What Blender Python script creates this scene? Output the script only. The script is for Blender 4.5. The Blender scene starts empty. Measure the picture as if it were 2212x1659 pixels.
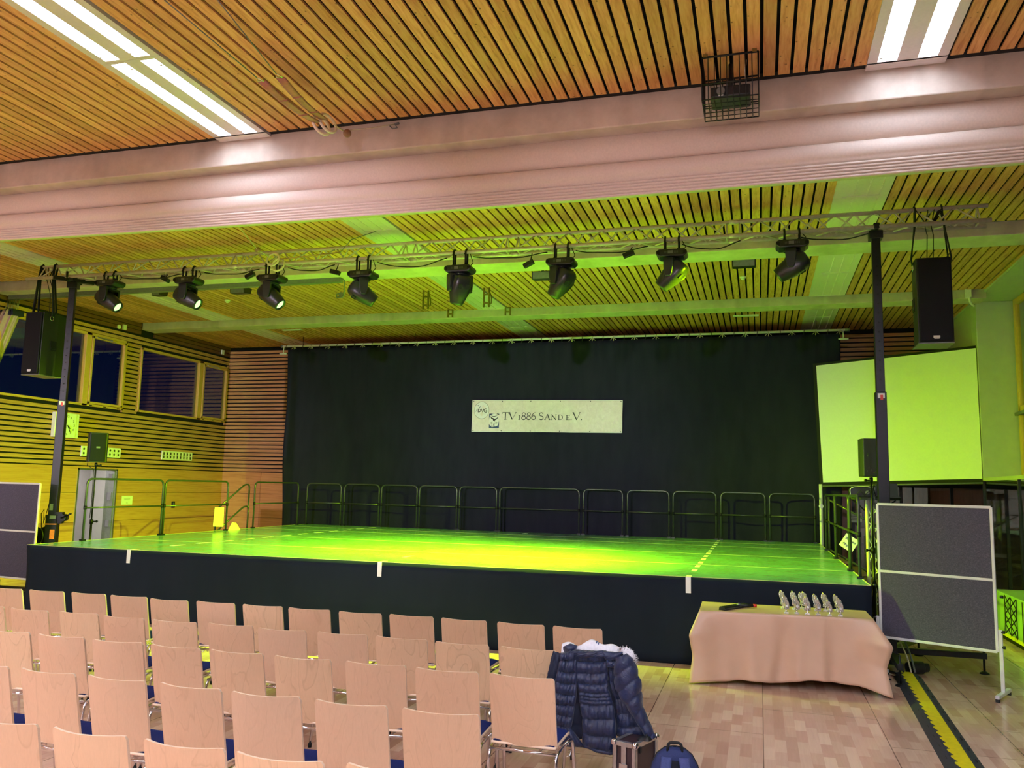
import bpy, bmesh, math, random
from mathutils import Vector, Matrix
random.seed(7)
PI = math.pi
SC = bpy.context.scene
COL = SC.collection

# ------------------------------------------------------------------ camera, world, exposure
CAM_Z = 2.0
YAW, PITCH, ROLL = 0.28813987, 0.12239018, 0.02213194
FPX = 1810.0
_f = Vector((-math.sin(YAW)*math.cos(PITCH), math.cos(YAW)*math.cos(PITCH), math.sin(PITCH)))
_r = Vector((math.cos(YAW), math.sin(YAW), 0))
_u = _r.cross(_f)
CR = math.cos(ROLL)*_r + math.sin(ROLL)*_u
CU = -math.sin(ROLL)*_r + math.cos(ROLL)*_u
CF = _f
cam_data = bpy.data.cameras.new('camera')
cam = bpy.data.objects.new('camera', cam_data)
COL.objects.link(cam)
cam_data.sensor_fit = 'HORIZONTAL'
cam_data.sensor_width = 36.0
cam_data.lens = FPX/2212*36.0
cam_data.clip_end = 200
cam.matrix_world = Matrix(((CR.x, CU.x, -CF.x, 0), (CR.y, CU.y, -CF.y, 0), (CR.z, CU.z, -CF.z, CAM_Z), (0, 0, 0, 1)))
SC.camera = cam

W = bpy.data.worlds.new('world')
SC.world = W
W.use_nodes = True
W.node_tree.nodes['Background'].inputs[0].default_value = (0.004, 0.012, 0.09, 1)
W.node_tree.nodes['Background'].inputs[1].default_value = 0.3

SC.view_settings.view_transform = 'Standard'
SC.view_settings.look = 'None'
SC.view_settings.gamma = 1.0
SC.view_settings.use_curve_mapping = False
SC.view_settings.exposure = 0.0
SC.cycles.use_denoising = True
SC.cycles.max_bounces = 8
SC.cycles.diffuse_bounces = 5
SC.cycles.sample_clamp_indirect = 6.0
SC.cycles.caustics_reflective = True
SC.cycles.blur_glossy = 1.0

TUBE_STRENGTH = 24.0            # the lit fluorescent strips over the seats
TUBE_COLOR = (0.76, 0.84, 1.0)
GREEN = (0.53, 1.0, 0.0)      # the moving heads
SPOT_POWER = 2450.0
FILL_POWER = 9000.0               # added fill spots out of view that brighten the stage back

# ------------------------------------------------------------------ helpers
def at(px, py, x=None, y=None, z=None):
    """the point of the hall seen at pixel (px, py) of the photo on the plane x=, y= or z="""
    d = CR*((px-1106)/FPX) - CU*((py-829.5)/FPX) + CF
    o = Vector((0, 0, CAM_Z))
    if x is not None: t = x/d.x
    elif y is not None: t = y/d.y
    else: t = (z-CAM_Z)/d.z
    return o + d*t

def lin(c):
    c /= 255.0
    return c/12.92 if c <= 0.04045 else ((c+0.055)/1.055)**2.4
def S(r, g, b): return (lin(r), lin(g), lin(b), 1)

MATS = {}
class N:
    """small node helper"""
    def __init__(s, name):
        s.m = bpy.data.materials.new(name); s.m.use_nodes = True
        s.t = s.m.node_tree; s.b = s.t.nodes['Principled BSDF']
        s.out = s.t.nodes['Material Output']
        MATS[name] = s.m
    def n(s, typ, **kw):
        x = s.t.nodes.new(typ)
        for k, v in kw.items():
            if k.startswith('i_'):
                x.inputs[k[2:].replace('_', ' ')].default_value = v
            else: setattr(x, k, v)
        return x
    def l(s, a, b): s.t.links.new(a, b)
    def coord(s, kind='Object', scale=(1, 1, 1), rot=(0, 0, 0), randomize=0.0):
        tc = s.n('ShaderNodeTexCoord'); mp = s.n('ShaderNodeMapping')
        mp.inputs['Scale'].default_value = scale; mp.inputs['Rotation'].default_value = rot
        s.l(tc.outputs[kind], mp.inputs['Vector'])
        if randomize:
            oi = s.n('ShaderNodeObjectInfo'); mu = s.n('ShaderNodeMath', operation='MULTIPLY')
            mu.inputs[1].default_value = randomize
            s.l(oi.outputs['Random'], mu.inputs[0]); 
            cb = s.n('ShaderNodeCombineXYZ'); s.l(mu.outputs[0], cb.inputs[0]); s.l(mu.outputs[0], cb.inputs[1]); s.l(mu.outputs[0], cb.inputs[2])
            s.l(cb.outputs[0], mp.inputs['Location'])
        return mp.outputs[0]
    def noise(s, vec, scale, detail=3, rough=0.5, dist=0.0):
        x = s.n('ShaderNodeTexNoise'); x.inputs['Scale'].default_value = scale; x.inputs['Detail'].default_value = detail
        x.inputs['Roughness'].default_value = rough; x.inputs['Distortion'].default_value = dist
        s.l(vec, x.inputs['Vector']); return x.outputs['Fac']
    def ramp(s, fac, stops):
        x = s.n('ShaderNodeValToRGB'); e = x.color_ramp.elements
        while len(e) < len(stops): e.new(0.5)
        for el, (p, c) in zip(e, stops):
            el.position = p; el.color = c if len(c) == 4 else (*c, 1)
        s.l(fac, x.inputs[0]); return x.outputs[0]
    def mix(s, fac, a, b, mode='MIX'):
        x = s.n('ShaderNodeMix', data_type='RGBA', blend_type=mode)
        if isinstance(fac, (int, float)): x.inputs[0].default_value = fac
        else: s.l(fac, x.inputs[0])
        for i, v in ((6, a), (7, b)):
            if isinstance(v, tuple): x.inputs[i].default_value = v
            else: s.l(v, x.inputs[i])
        return x.outputs[2]
    def math(s, op, a, b=None):
        x = s.n('ShaderNodeMath', operation=op)
        for i, v in ((0, a), (1, b)):
            if v is None: continue
            if isinstance(v, (int, float)): x.inputs[i].default_value = v
            else: s.l(v, x.inputs[i])
        return x.outputs[0]
    def sep(s, vec):
        x = s.n('ShaderNodeSeparateXYZ'); s.l(vec, x.inputs[0]); return x.outputs
    def bump(s, h, strength=0.3, dist=0.01):
        x = s.n('ShaderNodeBump'); x.inputs['Strength'].default_value = strength; x.inputs['Distance'].default_value = dist
        s.l(h, x.inputs['Height']); s.l(x.outputs[0], s.b.inputs['Normal'])
    def base(s, c):
        if isinstance(c, tuple): s.b.inputs['Base Color'].default_value = c
        else: s.l(c, s.b.inputs['Base Color'])

def plain(name, color, rough=0.5, metal=0.0, var=0.06, scale=30, bump=0.0, spec=0.5, coat=0.0, stretch=(1, 1, 1)):
    s = N(name)
    v = s.coord(scale=stretch); f = s.noise(v, scale)
    a = tuple(min(1, max(0, c*(1-var*1.6))) for c in color[:3])+(1,); b = tuple(min(1, c*(1+var*1.6)) for c in color[:3])+(1,)
    s.base(s.ramp(f, [(0.3, a), (0.7, b)]))
    s.b.inputs['Roughness'].default_value = rough; s.b.inputs['Metallic'].default_value = metal
    s.b.inputs['Specular IOR Level'].default_value = spec
    if coat: s.b.inputs['Coat Weight'].default_value = coat
    if bump: s.bump(f, bump, 0.004)
    return s.m

def emission(name, color, strength):
    s = N(name); e = s.n('ShaderNodeEmission'); e.inputs[0].default_value = color; e.inputs[1].default_value = strength
    s.l(e.outputs[0], s.out.inputs[0]); return s.m

def build_mats():
    # spruce ceiling boards: grain along y, knots, tone per board
    s = N('spruce'); tc = s.n('ShaderNodeTexCoord'); o = s.sep(tc.outputs['Object'])
    cell = s.math('FLOOR', s.math('DIVIDE', s.math('SUBTRACT', o[0], -0.44), 0.1262))
    wn = s.n('ShaderNodeTexWhiteNoise', noise_dimensions='1D'); s.l(cell, wn.inputs['W'])
    cb = s.n('ShaderNodeCombineXYZ'); s.l(o[0], cb.inputs[0]); s.l(s.math('ADD', s.math('MULTIPLY', o[1], 0.09), s.math('MULTIPLY', wn.outputs[0], 40)), cb.inputs[1]); s.l(o[2], cb.inputs[2])
    g = s.noise(cb.outputs[0], 38, 4, 0.6, 0.4)
    col = s.ramp(g, [(0.25, S(190, 128, 78)), (0.5, S(222, 162, 106)), (0.75, S(234, 182, 128))])
    tone = s.ramp(wn.outputs[0], [(0, (0.74, 0.7, 0.66, 1)), (1, (1.08, 1.05, 1.0, 1))])
    col = s.mix(1.0, col, tone, 'MULTIPLY')
    cb2 = s.n('ShaderNodeCombineXYZ'); s.l(s.math('MULTIPLY', o[0], 1.0), cb2.inputs[0]); s.l(s.math('ADD', s.math('MULTIPLY', o[1], 0.7), s.math('MULTIPLY', wn.outputs[0], 13)), cb2.inputs[1])
    vo = s.n('ShaderNodeTexVoronoi', feature='F1'); vo.inputs['Scale'].default_value = 13.0; s.l(cb2.outputs[0], vo.inputs['Vector'])
    k = s.ramp(vo.outputs['Distance'], [(0.05, (1, 1, 1, 1)), (0.14, (0, 0, 0, 1))])
    col = s.mix(s.math('MULTIPLY', k, 0.75), col, S(74, 38, 18))
    s.base(col); s.b.inputs['Roughness'].default_value = 0.62; s.b.inputs['Specular IOR Level'].default_value = 0.25
    # wall slats and panels
    for nm, c1, c2, c3, rot in (('slat_wood', (164, 112, 68), (200, 146, 96), (214, 166, 114), 0), ('panel_wood', (190, 128, 72), (208, 148, 88), (216, 160, 100), 0)):
        s = N(nm); v = s.coord(scale=(0.35, 0.35, 8)); g = s.noise(v, 4.5, 5, 0.6, 0.5)
        col = s.ramp(g, [(0.3, S(*c1)), (0.5, S(*c2)), (0.72, S(*c3))])
        s.base(col); s.b.inputs['Roughness'].default_value = 0.45
    s = N('fascia_wood'); v = s.coord(scale=(0.35, 0.35, 8)); g = s.noise(v, 5, 5, 0.6, 0.5)
    s.base(s.ramp(g, [(0.3, S(96, 58, 34)), (0.7, S(128, 82, 50))])); s.b.inputs['Roughness'].default_value = 0.6
    s = N('brown_door'); v = s.coord(scale=(5, 5, 0.6)); g = s.noise(v, 4, 4)
    s.base(s.ramp(g, [(0.3, S(120, 78, 60)), (0.7, S(150, 100, 78))])); s.b.inputs['Roughness'].default_value = 0.5
    # beech veneer with cathedral figure
    s = N('beech'); v = s.coord(scale=(1.0, 1.0, 0.17), randomize=37.0)
    n1 = s.noise(v, 6.5, 2, 0.45, 0.6)
    rings = s.math('FRACT', s.math('MULTIPLY', n1, 7.0))
    fig = s.ramp(rings, [(0.0, (1, 1, 1, 1)), (0.82, (0.965, 0.955, 0.94, 1)), (0.93, (0.83, 0.80, 0.76, 1)), (1.0, (1, 1, 1, 1))])
    v2 = s.coord(scale=(1, 1, 0.05), randomize=11.0); fine = s.noise(v2, 120, 3, 0.6)
    oi = s.n('ShaderNodeObjectInfo')
    tone = s.ramp(oi.outputs['Random'], [(0.0, S(220, 182, 150)), (0.5, S(216, 176, 142)), (1.0, S(224, 188, 150))])
    col = s.mix(s.ramp(oi.outputs['Random'], [(0.2, (0.35, 0.35, 0.35, 1)), (0.9, (0.95, 0.95, 0.95, 1))]), tone, s.mix(1.0, tone, fig, 'MULTIPLY'))
    col = s.mix(0.5, col, s.mix(1.0, col, s.ramp(fine, [(0.3, (0.93, 0.92, 0.91, 1)), (0.7, (1.05, 1.05, 1.05, 1))]), 'MULTIPLY'))
    s.base(col); s.b.inputs['Roughness'].default_value = 0.42
    plain('ply_edge', S(240, 212, 184), 0.5, var=0.05, stretch=(1, 1, 20))
    # hall floor: beech printed sports floor in strips, with board seams
    s = N('hall_floor'); v = s.coord(rot=(0, 0, PI/2))
    br = s.n('ShaderNodeTexBrick'); s.l(v, br.inputs['Vector'])
    br.inputs['Scale'].default_value = 1.0; br.inputs['Brick Width'].default_value = 0.34; br.inputs['Row Height'].default_value = 0.088
    br.inputs['Mortar Size'].default_value = 0.0005; br.offset = 0.37; br.inputs['Bias'].default_value = -0.1
    br.inputs['Color1'].default_value = S(202, 164, 148); br.inputs['Color2'].default_value = S(230, 202, 182); br.inputs['Mortar'].default_value = S(200, 164, 148)
    b2 = s.n('ShaderNodeTexBrick'); s.l(v, b2.inputs['Vector'])
    b2.inputs['Scale'].default_value = 1.0; b2.inputs['Brick Width'].default_value = 0.68; b2.inputs['Row Height'].default_value = 0.088
    b2.inputs['Mortar Size'].default_value = 0.0; b2.offset = 0.61
    b2.inputs['Color1'].default_value = (0.9, 0.84, 0.8, 1); b2.inputs['Color2'].default_value = (1.06, 1.06, 1.05, 1); b2.inputs['Mortar'].default_value = (1, 1, 1, 1)
    col = s.mix(1.0, br.outputs[0], b2.outputs[0], 'MULTIPLY')
    b3 = s.n('ShaderNodeTexBrick'); s.l(v, b3.inputs['Vector'])
    b3.inputs['Scale'].default_value = 1.0; b3.inputs['Brick Width'].default_value = 1.9; b3.inputs['Row Height'].default_value = 0.98
    b3.inputs['Mortar Size'].default_value = 0.004; b3.inputs['Mortar Smooth'].default_value = 0.1; b3.offset = 0.45
    b3.inputs['Color1'].default_value = (0.94, 0.92, 0.9, 1); b3.inputs['Color2'].default_value = (1.04, 1.03, 1.02, 1); b3.inputs['Mortar'].default_value = (0.3, 0.26, 0.24, 1)
    col = s.mix(1.0, col, b3.outputs[0], 'MULTIPLY')
    g = s.noise(s.coord(scale=(14, 0.7, 1)), 3.5, 4, 0.6)
    col = s.mix(1.0, col, s.ramp(g, [(0.3, (0.93, 0.92, 0.91, 1)), (0.7, (1.04, 1.04, 1.04, 1))]), 'MULTIPLY')
    s.base(col); s.b.inputs['Roughness'].default_value = 0.2; s.b.inputs['Specular IOR Level'].default_value = 0.4
    # stage vinyl
    s = N('dance_floor'); v = s.coord(); f = s.noise(v, 2.2, 5, 0.6); g = s.noise(s.coord(scale=(0.6, 5, 1)), 5, 4, 0.7)
    col = s.ramp(f, [(0.3, S(114, 158, 146)), (0.7, S(131, 178, 164))])
    s.base(s.mix(1.0, col, s.ramp(g, [(0.3, (0.92, 0.92, 0.92, 1)), (0.7, (1.04, 1.04, 1.04, 1))]), 'MULTIPLY'))
    s.l(s.ramp(g, [(0.3, (0.16, 0.16, 0.16, 1)), (0.7, (0.26, 0.26, 0.26, 1))]), s.b.inputs['Roughness'])
    # concrete beams
    s = N('concrete'); v = s.coord(); f = s.noise(v, 2.5, 6, 0.65); h = s.noise(v, 26, 3)
    st = s.n('ShaderNodeTexNoise'); st.inputs['Scale'].default_value = 0.9; s.l(s.coord(scale=(2.5, 1, 0.2)), st.inputs['Vector'])
    col = s.ramp(f, [(0.3, S(186, 172, 158)), (0.7, S(216, 203, 190))])
    col = s.mix(1.0, col, s.ramp(st.outputs['Fac'], [(0.36, (0.86, 0.85, 0.84, 1)), (0.46, (1, 1, 1, 1))]), 'MULTIPLY')
    s.base(col); s.b.inputs['Roughness'].default_value = 0.8; s.bump(h, 0.15, 0.004)
    # fabrics
    s = N('black_curtain'); v = s.coord(scale=(1, 1, 0.25)); f = s.noise(v, 5, 4, 0.6)
    s.base(s.ramp(f, [(0.3, (0.013, 0.014, 0.026, 1)), (0.7, (0.019, 0.02, 0.036, 1))])); s.b.inputs['Roughness'].default_value = 0.9; s.b.inputs['Specular IOR Level'].default_value = 0.15
    w = s.noise(s.coord(), 260, 2); s.bump(w, 0.12, 0.002)
    s = N('skirt_black'); f = s.noise(s.coord(scale=(1, 1, 0.3)), 3, 2)
    s.base(s.ramp(f, [(0.3, (0.0105, 0.0145, 0.024, 1)), (0.7, (0.0125, 0.017, 0.028, 1))])); s.b.inputs['Roughness'].default_value = 0.95; s.b.inputs['Specular IOR Level'].default_value = 0.1
    plain('partition_fabric', S(218, 202, 190), 0.55, var=0.03, scale=60, spec=0.3)
    plain('beige_drape', S(176, 150, 130), 0.85, var=0.05, scale=40)
    s = N('navy_quilt'); v = s.coord(); f = s.noise(v, 26, 5, 0.65, 0.8)
    s.base(s.ramp(f, [(0.3, S(14, 24, 54)), (0.7, S(26, 40, 80))])); s.b.inputs['Roughness'].default_value = 0.42; s.b.inputs['Sheen Weight'].default_value = 0.15; s.bump(f, 0.5, 0.012)
    plain('navy_trim', S(18, 27, 52), 0.7)
    plain('blue_seat', S(34, 46, 104), 0.95, var=0.12, scale=220, bump=0.2, spec=0.1)
    plain('navy_bag', S(30, 42, 88), 0.8, var=0.1, scale=180, bump=0.2)
    plain('strap_navy', S(54, 66, 116), 0.8, var=0.1, scale=180, bump=0.2)
    plain('bag_mesh', S(16, 20, 34), 0.9, var=0.2, scale=300, bump=0.3)
    plain('white_cloth', S(232, 232, 238), 0.8, var=0.04, scale=60, bump=0.2)
    s = N('table_paper'); v = s.coord(); f = s.noise(v, 3, 3); g = s.noise(v, 24, 3, 0.6)
    s.base(s.ramp(f, [(0.3, S(206, 168, 142)), (0.7, S(218, 180, 152))])); s.b.inputs['Roughness'].default_value = 0.4; s.bump(g, 0.12, 0.006)
    s = N('felt_board'); v = s.coord(scale=(1, 1, 1.6)); f = s.noise(v, 75, 5, 0.75, 0.5)
    s.base(s.ramp(f, [(0.32, S(63, 61, 74)), (0.55, S(82, 79, 94)), (0.74, S(113, 109, 124))])); s.b.inputs['Roughness'].default_value = 0.95; s.b.inputs['Specular IOR Level'].default_value = 0.1
    # metals and plastics
    plain('chrome', S(222, 224, 230), 0.12, 1.0, var=0.02)
    plain('aluminium', S(196, 194, 192), 0.36, 0.9, var=0.05)
    plain('truss_alu', S(214, 202, 194), 0.42, 0.25, var=0.05)
    plain('white_frame', S(226, 226, 230), 0.35, 0.15, var=0.02)
    plain('rail_steel', S(82, 86, 82), 0.3, 0.55, var=0.06)
    plain('black_metal', S(24, 26, 28), 0.4, 0.4, var=0.1)
    plain('black_plastic', S(26, 27, 29), 0.42, var=0.08, spec=0.4)
    plain('head_plastic', S(30, 32, 33), 0.33, var=0.06, spec=0.5)
    plain('speaker_grille', S(17, 18, 22), 0.6, var=0.35, scale=400, bump=0.3, spec=0.2)
    plain('speaker_wood', S(34, 38, 34), 0.55, var=0.12, scale=160, bump=0.15)
    plain('strap_black', S(14, 14, 17), 0.8)
    plain('rubber', S(22, 23, 26), 0.75, var=0.1)
    plain('ramp_black', S(42, 46, 58), 0.7, var=0.12, scale=60, bump=0.2)
    plain('ramp_yellow', S(222, 208, 12), 0.5, var=0.05, scale=20)
    plain('white_paint', S(232, 230, 226), 0.6, var=0.02)
    plain('wall_paint', S(186, 186, 180), 0.7, var=0.02, scale=8)
    plain('white_plastic', S(236, 236, 232), 0.4, var=0.02)
    plain('screen_white', S(238, 238, 236), 0.85, var=0.01, spec=0.1)
    plain('dark_gap', S(18, 16, 15), 0.9)
    plain('window_wood', S(212, 164, 88), 0.4, var=0.06, stretch=(4, 4, 0.6))
    plain('paper', S(238, 238, 234), 0.8, var=0.01)
    plain('ink', S(24, 26, 30), 0.6)
    plain('ink_grey', S(92, 86, 84), 0.6)
    plain('logo_blue', S(52, 78, 120), 0.6)
    plain('red_paint', S(206, 52, 44), 0.5)
    plain('orange_paint', S(240, 120, 70), 0.5)
    plain('silver', S(226, 226, 224), 0.16, 0.9, var=0.08, scale=90, bump=0.3)
    plain('marble', S(226, 226, 224), 0.3, var=0.06)
    plain('case_board', S(58, 40, 42), 0.4, var=0.06)
    plain('leather', S(164, 104, 84), 0.6, var=0.1, bump=0.2)
    plain('ring_wood', S(232, 214, 190), 0.4, var=0.04)
    plain('rope', S(196, 186, 156), 0.8)
    plain('ball_brown', S(140, 104, 78), 0.5)
    plain('grey_metal', S(120, 122, 122), 0.5, 0.4)
    plain('hook_brass', S(128, 108, 52), 0.5, 0.5)
    plain('tape_white', S(232, 230, 234), 0.6, var=0.01)
    plain('seam_line', S(214, 208, 150), 0.5, var=0.02)
    plain('step_wood', S(206, 176, 110), 0.5)
    plain('reflection_green', S(140, 168, 132), 0.4, var=0.02)  # green of the mirrored stage put into the base colour
    plain('floor_grey', S(120, 112, 104), 0.4)
    plain('reflector', S(236, 224, 226), 0.35, 0.2, var=0.02)
    # banner: crinkled
    s = N('banner_cloth'); v = s.coord(); f = s.noise(v, 9, 4, 0.6, 1.0); g = s.noise(s.coord(scale=(1, 1, 0.5)), 16, 4, 0.6, 1.2)
    s.base(s.ramp(f, [(0.3, S(228, 218, 208)), (0.7, S(242, 234, 224))])); s.b.inputs['Roughness'].default_value = 0.45; s.bump(g, 0.55, 0.03)
    # glass that shows what is behind it and mirrors the hall
    s = N('glass'); t = s.n('ShaderNodeBsdfTransparent'); t.inputs[0].default_value = (0.8, 0.86, 0.84, 1)
    gl = s.n('ShaderNodeBsdfGlossy'); gl.inputs['Roughness'].default_value = 0.01; gl.inputs[0].default_value = (0.9, 0.95, 0.9, 1)
    lw = s.n('ShaderNodeLayerWeight'); lw.inputs['Blend'].default_value = 0.5
    fac = s.math('ADD', s.math('MULTIPLY', s.math('POWER', lw.outputs['Facing'], 3.0), 0.85), 0.10)
    mx = s.n('ShaderNodeMixShader'); s.l(fac, mx.inputs[0]); s.l(t.outputs[0], mx.inputs[1]); s.l(gl.outputs[0], mx.inputs[2]); s.l(mx.outputs[0], s.out.inputs[0])
    emission('tube_light', (*TUBE_COLOR, 1), TUBE_STRENGTH)
    emission('tube_fill_rear', (*TUBE_COLOR, 1), TUBE_STRENGTH*6.5)  # unseen rear tubes, boosted as fill for the chair backs and banner
    emission('lens_green', (0.45, 1.0, 0.30, 1), 2.2)
    emission('corridor_lamp', (1.0, 0.88, 0.90, 1), 16.0)
    emission('display_green', (0.4, 1.0, 0.1, 1), 0.8)
build_mats()
M = MATS

def mark(o, label=None, cat=None, group=None, kind=None):
    if label: o['label'] = label
    if cat: o['category'] = cat
    if group: o['group'] = group
    if kind: o['kind'] = kind
    return o

def thing(name, label, cat, loc=(0, 0, 0), rz=0.0, group=None):
    o = bpy.data.objects.new(name, None); COL.objects.link(o)
    o.location = loc; o.rotation_euler = (0, 0, rz); o.empty_display_size = 0.1
    return mark(o, label, cat, group)

def dup(root, loc, rz=None, label=None):
    r = root.copy(); COL.objects.link(r); r.location = loc
    if rz is not None: r.rotation_euler = (0, 0, rz)
    if label: r['label'] = label
    for ch in list(root.children):
        c = ch.copy(); COL.objects.link(c); c.parent = r
        for g in list(ch.children):
            d = g.copy(); COL.objects.link(d); d.parent = c
    return r

def fillet(pts, rad, seg=5):
    pts = [Vector(p) for p in pts]; out = [pts[0]]
    for i in range(1, len(pts)-1):
        a, b, c = pts[i-1], pts[i], pts[i+1]
        d1, d2 = (a-b), (c-b); r = min(rad, d1.length*0.49, d2.length*0.49)
        p1, p2 = b+d1.normalized()*r, b+d2.normalized()*r
        for k in range(seg+1):
            t = k/seg; out.append(p1*(1-t)**2 + b*2*t*(1-t) + p2*t*t)
    return out+[pts[-1]]

class MB:
    def __init__(s): s.v = []; s.f = []; s.sm = []
    def add(s, vs, fs, smooth=False):
        o = len(s.v); s.v += [tuple(v) for v in vs]
        s.f += [tuple(i+o for i in f) for f in fs]; s.sm += [smooth]*len(fs); return s
    def box(s, c, d, rot=None, taper=1.0):
        x, y, z = d[0]/2, d[1]/2, d[2]/2
        P = [Vector((sx*x*(taper if sz > 0 else 1), sy*y*(taper if sz > 0 else 1), sz*z)) for sz in (-1, 1) for sx, sy in ((-1, -1), (1, -1), (1, 1), (-1, 1))]
        if rot is not None: P = [rot @ p for p in P]
        c = Vector(c)
        return s.add([p+c for p in P], [(3, 2, 1, 0), (4, 5, 6, 7), (0, 1, 5, 4), (1, 2, 6, 5), (2, 3, 7, 6), (3, 0, 4, 7)])
    def span(s, a, b): # box by two corners
        return s.box([(a[i]+b[i])/2 for i in range(3)], [abs(b[i]-a[i]) for i in range(3)])
    def quadbox(s, q, th): # quad (4 points) thickened along its normal
        q = [Vector(p) for p in q]; n = (q[1]-q[0]).cross(q[3]-q[0]).normalized()*th
        return s.add([p for p in q]+[p+n for p in q], [(3, 2, 1, 0), (4, 5, 6, 7), (0, 1, 5, 4), (1, 2, 6, 5), (2, 3, 7, 6), (3, 0, 4, 7)])
    def tube(s, pts, r, n=8, closed=False, caps=True, flat=None):
        pts = [Vector(p) for p in pts]; m = len(pts); vs = []; up = None
        for i, p in enumerate(pts):
            if closed: t = (pts[(i+1) % m]-pts[i-1])
            elif i == 0: t = pts[1]-p
            elif i == m-1: t = p-pts[i-1]
            else: t = (pts[i+1]-p).normalized()+(p-pts[i-1]).normalized()
            t = t.normalized() if t.length > 1e-9 else Vector((0, 0, 1))
            if up is None:
                up = Vector((0, 0, 1)) if abs(t.z) < 0.9 else Vector((1, 0, 0))
            a = (up - t*up.dot(t)).normalized(); b = t.cross(a); up = a
            rr = r[i] if isinstance(r, (list, tuple)) else r
            for k in range(n):
                q = 2*PI*k/n + PI/n
                ca, cb = math.cos(q), math.sin(q)
                if flat: vs.append(p + a*ca*flat[0] + b*cb*flat[1])
                else: vs.append(p + a*ca*rr + b*cb*rr)
        fs = []
        for i in range(m if closed else m-1):
            j = (i+1) % m
            for k in range(n):
                k2 = (k+1) % n; fs.append((i*n+k, j*n+k, j*n+k2, i*n+k2))
        s.add(vs, fs, n > 4)
        if caps and not closed:
            o = len(s.v)-len(vs)
            s.f += [tuple(o+k for k in range(n)), tuple(o+(m-1)*n+k for k in reversed(range(n)))]; s.sm += [False, False]
        return s
    def cyl(s, a, b, r, n=16, r2=None):
        return s.tube([a, b], [r, r if r2 is None else r2], n)
    def lathe(s, prof, n=20, c=(0, 0, 0), rot=None):
        vs = []
        for (r, z) in prof:
            for k in range(n):
                p = Vector((r*math.cos(2*PI*k/n), r*math.sin(2*PI*k/n), z))
                if rot is not None: p = rot @ p
                vs.append(p+Vector(c))
        fs = []
        for i in range(len(prof)-1):
            for k in range(n):
                k2 = (k+1) % n; fs.append((i*n+k, i*n+k2, (i+1)*n+k2, (i+1)*n+k))
        fs += [tuple(reversed(range(n))), tuple((len(prof)-1)*n+k for k in range(n))]
        s.add(vs, fs, True); s.sm[-1] = s.sm[-2] = False
        return s
    def ball(s, c, r, n=14, sq=(1, 1, 1)):
        pr = [(max(1e-4, math.sin(PI*i/n)*r), -math.cos(PI*i/n)*r) for i in range(n+1)]
        o = len(s.v); s.lathe(pr, n)
        for i in range(o, len(s.v)):
            v = s.v[i]; s.v[i] = (v[0]*sq[0]+c[0], v[1]*sq[1]+c[1], v[2]*sq[2]+c[2])
        return s
    def grid(s, fn, nu, nv, smooth=True, flip=False):
        vs = [fn(i/nu, j/nv) for j in range(nv+1) for i in range(nu+1)]; w = nu+1
        fs = [(j*w+i, j*w+i+1, (j+1)*w+i+1, (j+1)*w+i) for j in range(nv) for i in range(nu)]
        if flip: fs = [tuple(reversed(f)) for f in fs]
        return s.add(vs, fs, smooth)
    def prism(s, poly, axis, a, b):
        """2-D polygon extruded along axis from a to b (axis x: poly is (y, z); y: (x, z); z: (x, y))"""
        def P(p, t): return {'x': (t, p[0], p[1]), 'y': (p[0], t, p[1]), 'z': (p[0], p[1], t)}[axis]
        n = len(poly); vs = [P(p, a) for p in poly]+[P(p, b) for p in poly]
        fs = [(i, (i+1) % n, n+(i+1) % n, n+i) for i in range(n)]+[tuple(reversed(range(n))), tuple(range(n, 2*n))]
        return s.add(vs, fs)
    def build(s, name, mat, parent=None, world=False, bevel=0.0, solid=0.0, sub=0, label=None, loc=None, seg=2, fix=True):
        me = bpy.data.meshes.new(name)
        vs = s.v
        if world and parent is not None:
            q = parent
            off = Vector(q.location)
            while q.parent is not None:
                q = q.parent; off = off+Vector(q.location)
            vs = [tuple(Vector(v)-off) for v in vs]
        me.from_pydata(vs, [], s.f)
        for p, sm in zip(me.polygons, s.sm): p.use_smooth = sm
        if fix:
            bm = bmesh.new(); bm.from_mesh(me); bmesh.ops.recalc_face_normals(bm, faces=bm.faces); bm.to_mesh(me); bm.free()
        me.materials.append(M[mat] if isinstance(mat, str) else mat)
        o = bpy.data.objects.new(name, me); COL.objects.link(o)
        if parent is not None: o.parent = parent
        if loc is not None: o.location = loc
        if solid:
            q = o.modifiers.new('thickness', 'SOLIDIFY'); q.thickness = solid; q.offset = 0
        if bevel:
            q = o.modifiers.new('bevel', 'BEVEL'); q.width = bevel; q.segments = seg; q.limit_method = 'ANGLE'; q.angle_limit = math.radians(40)
        if sub:
            q = o.modifiers.new('sub', 'SUBSURF'); q.levels = sub; q.render_levels = sub
        if label: o['label'] = label
        return o

def structure(mb, name, mat, label, cat, **kw):
    return mark(mb.build(name, mat, **kw), label, cat, kind='structure')

def lettering(text, name, mat, parent, mtx, size, extrude=0.001, align='CENTER'):
    cu = bpy.data.curves.new(name, 'FONT'); cu.body = text; cu.size = size; cu.extrude = extrude; cu.align_x = align; cu.align_y = 'CENTER'
    t = bpy.data.objects.new(name+'_tmp', cu); COL.objects.link(t)
    bpy.context.view_layer.update()
    me = bpy.data.meshes.new_from_object(t.evaluated_get(bpy.context.evaluated_depsgraph_get()))
    bpy.data.objects.remove(t); bpy.data.curves.remove(cu)
    me.materials.clear(); me.materials.append(M[mat]); me.transform(mtx)
    o = bpy.data.objects.new(name, me); COL.objects.link(o); o.parent = parent
    return o
ORD = ['first', 'second', 'third', 'fourth', 'fifth', 'sixth', 'seventh', 'eighth', 'ninth', 'tenth', 'eleventh', 'twelfth', 'thirteenth']
FACE_CAM = Matrix.Rotation(PI/2, 4, 'X')      # text standing upright, read from -y

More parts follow.
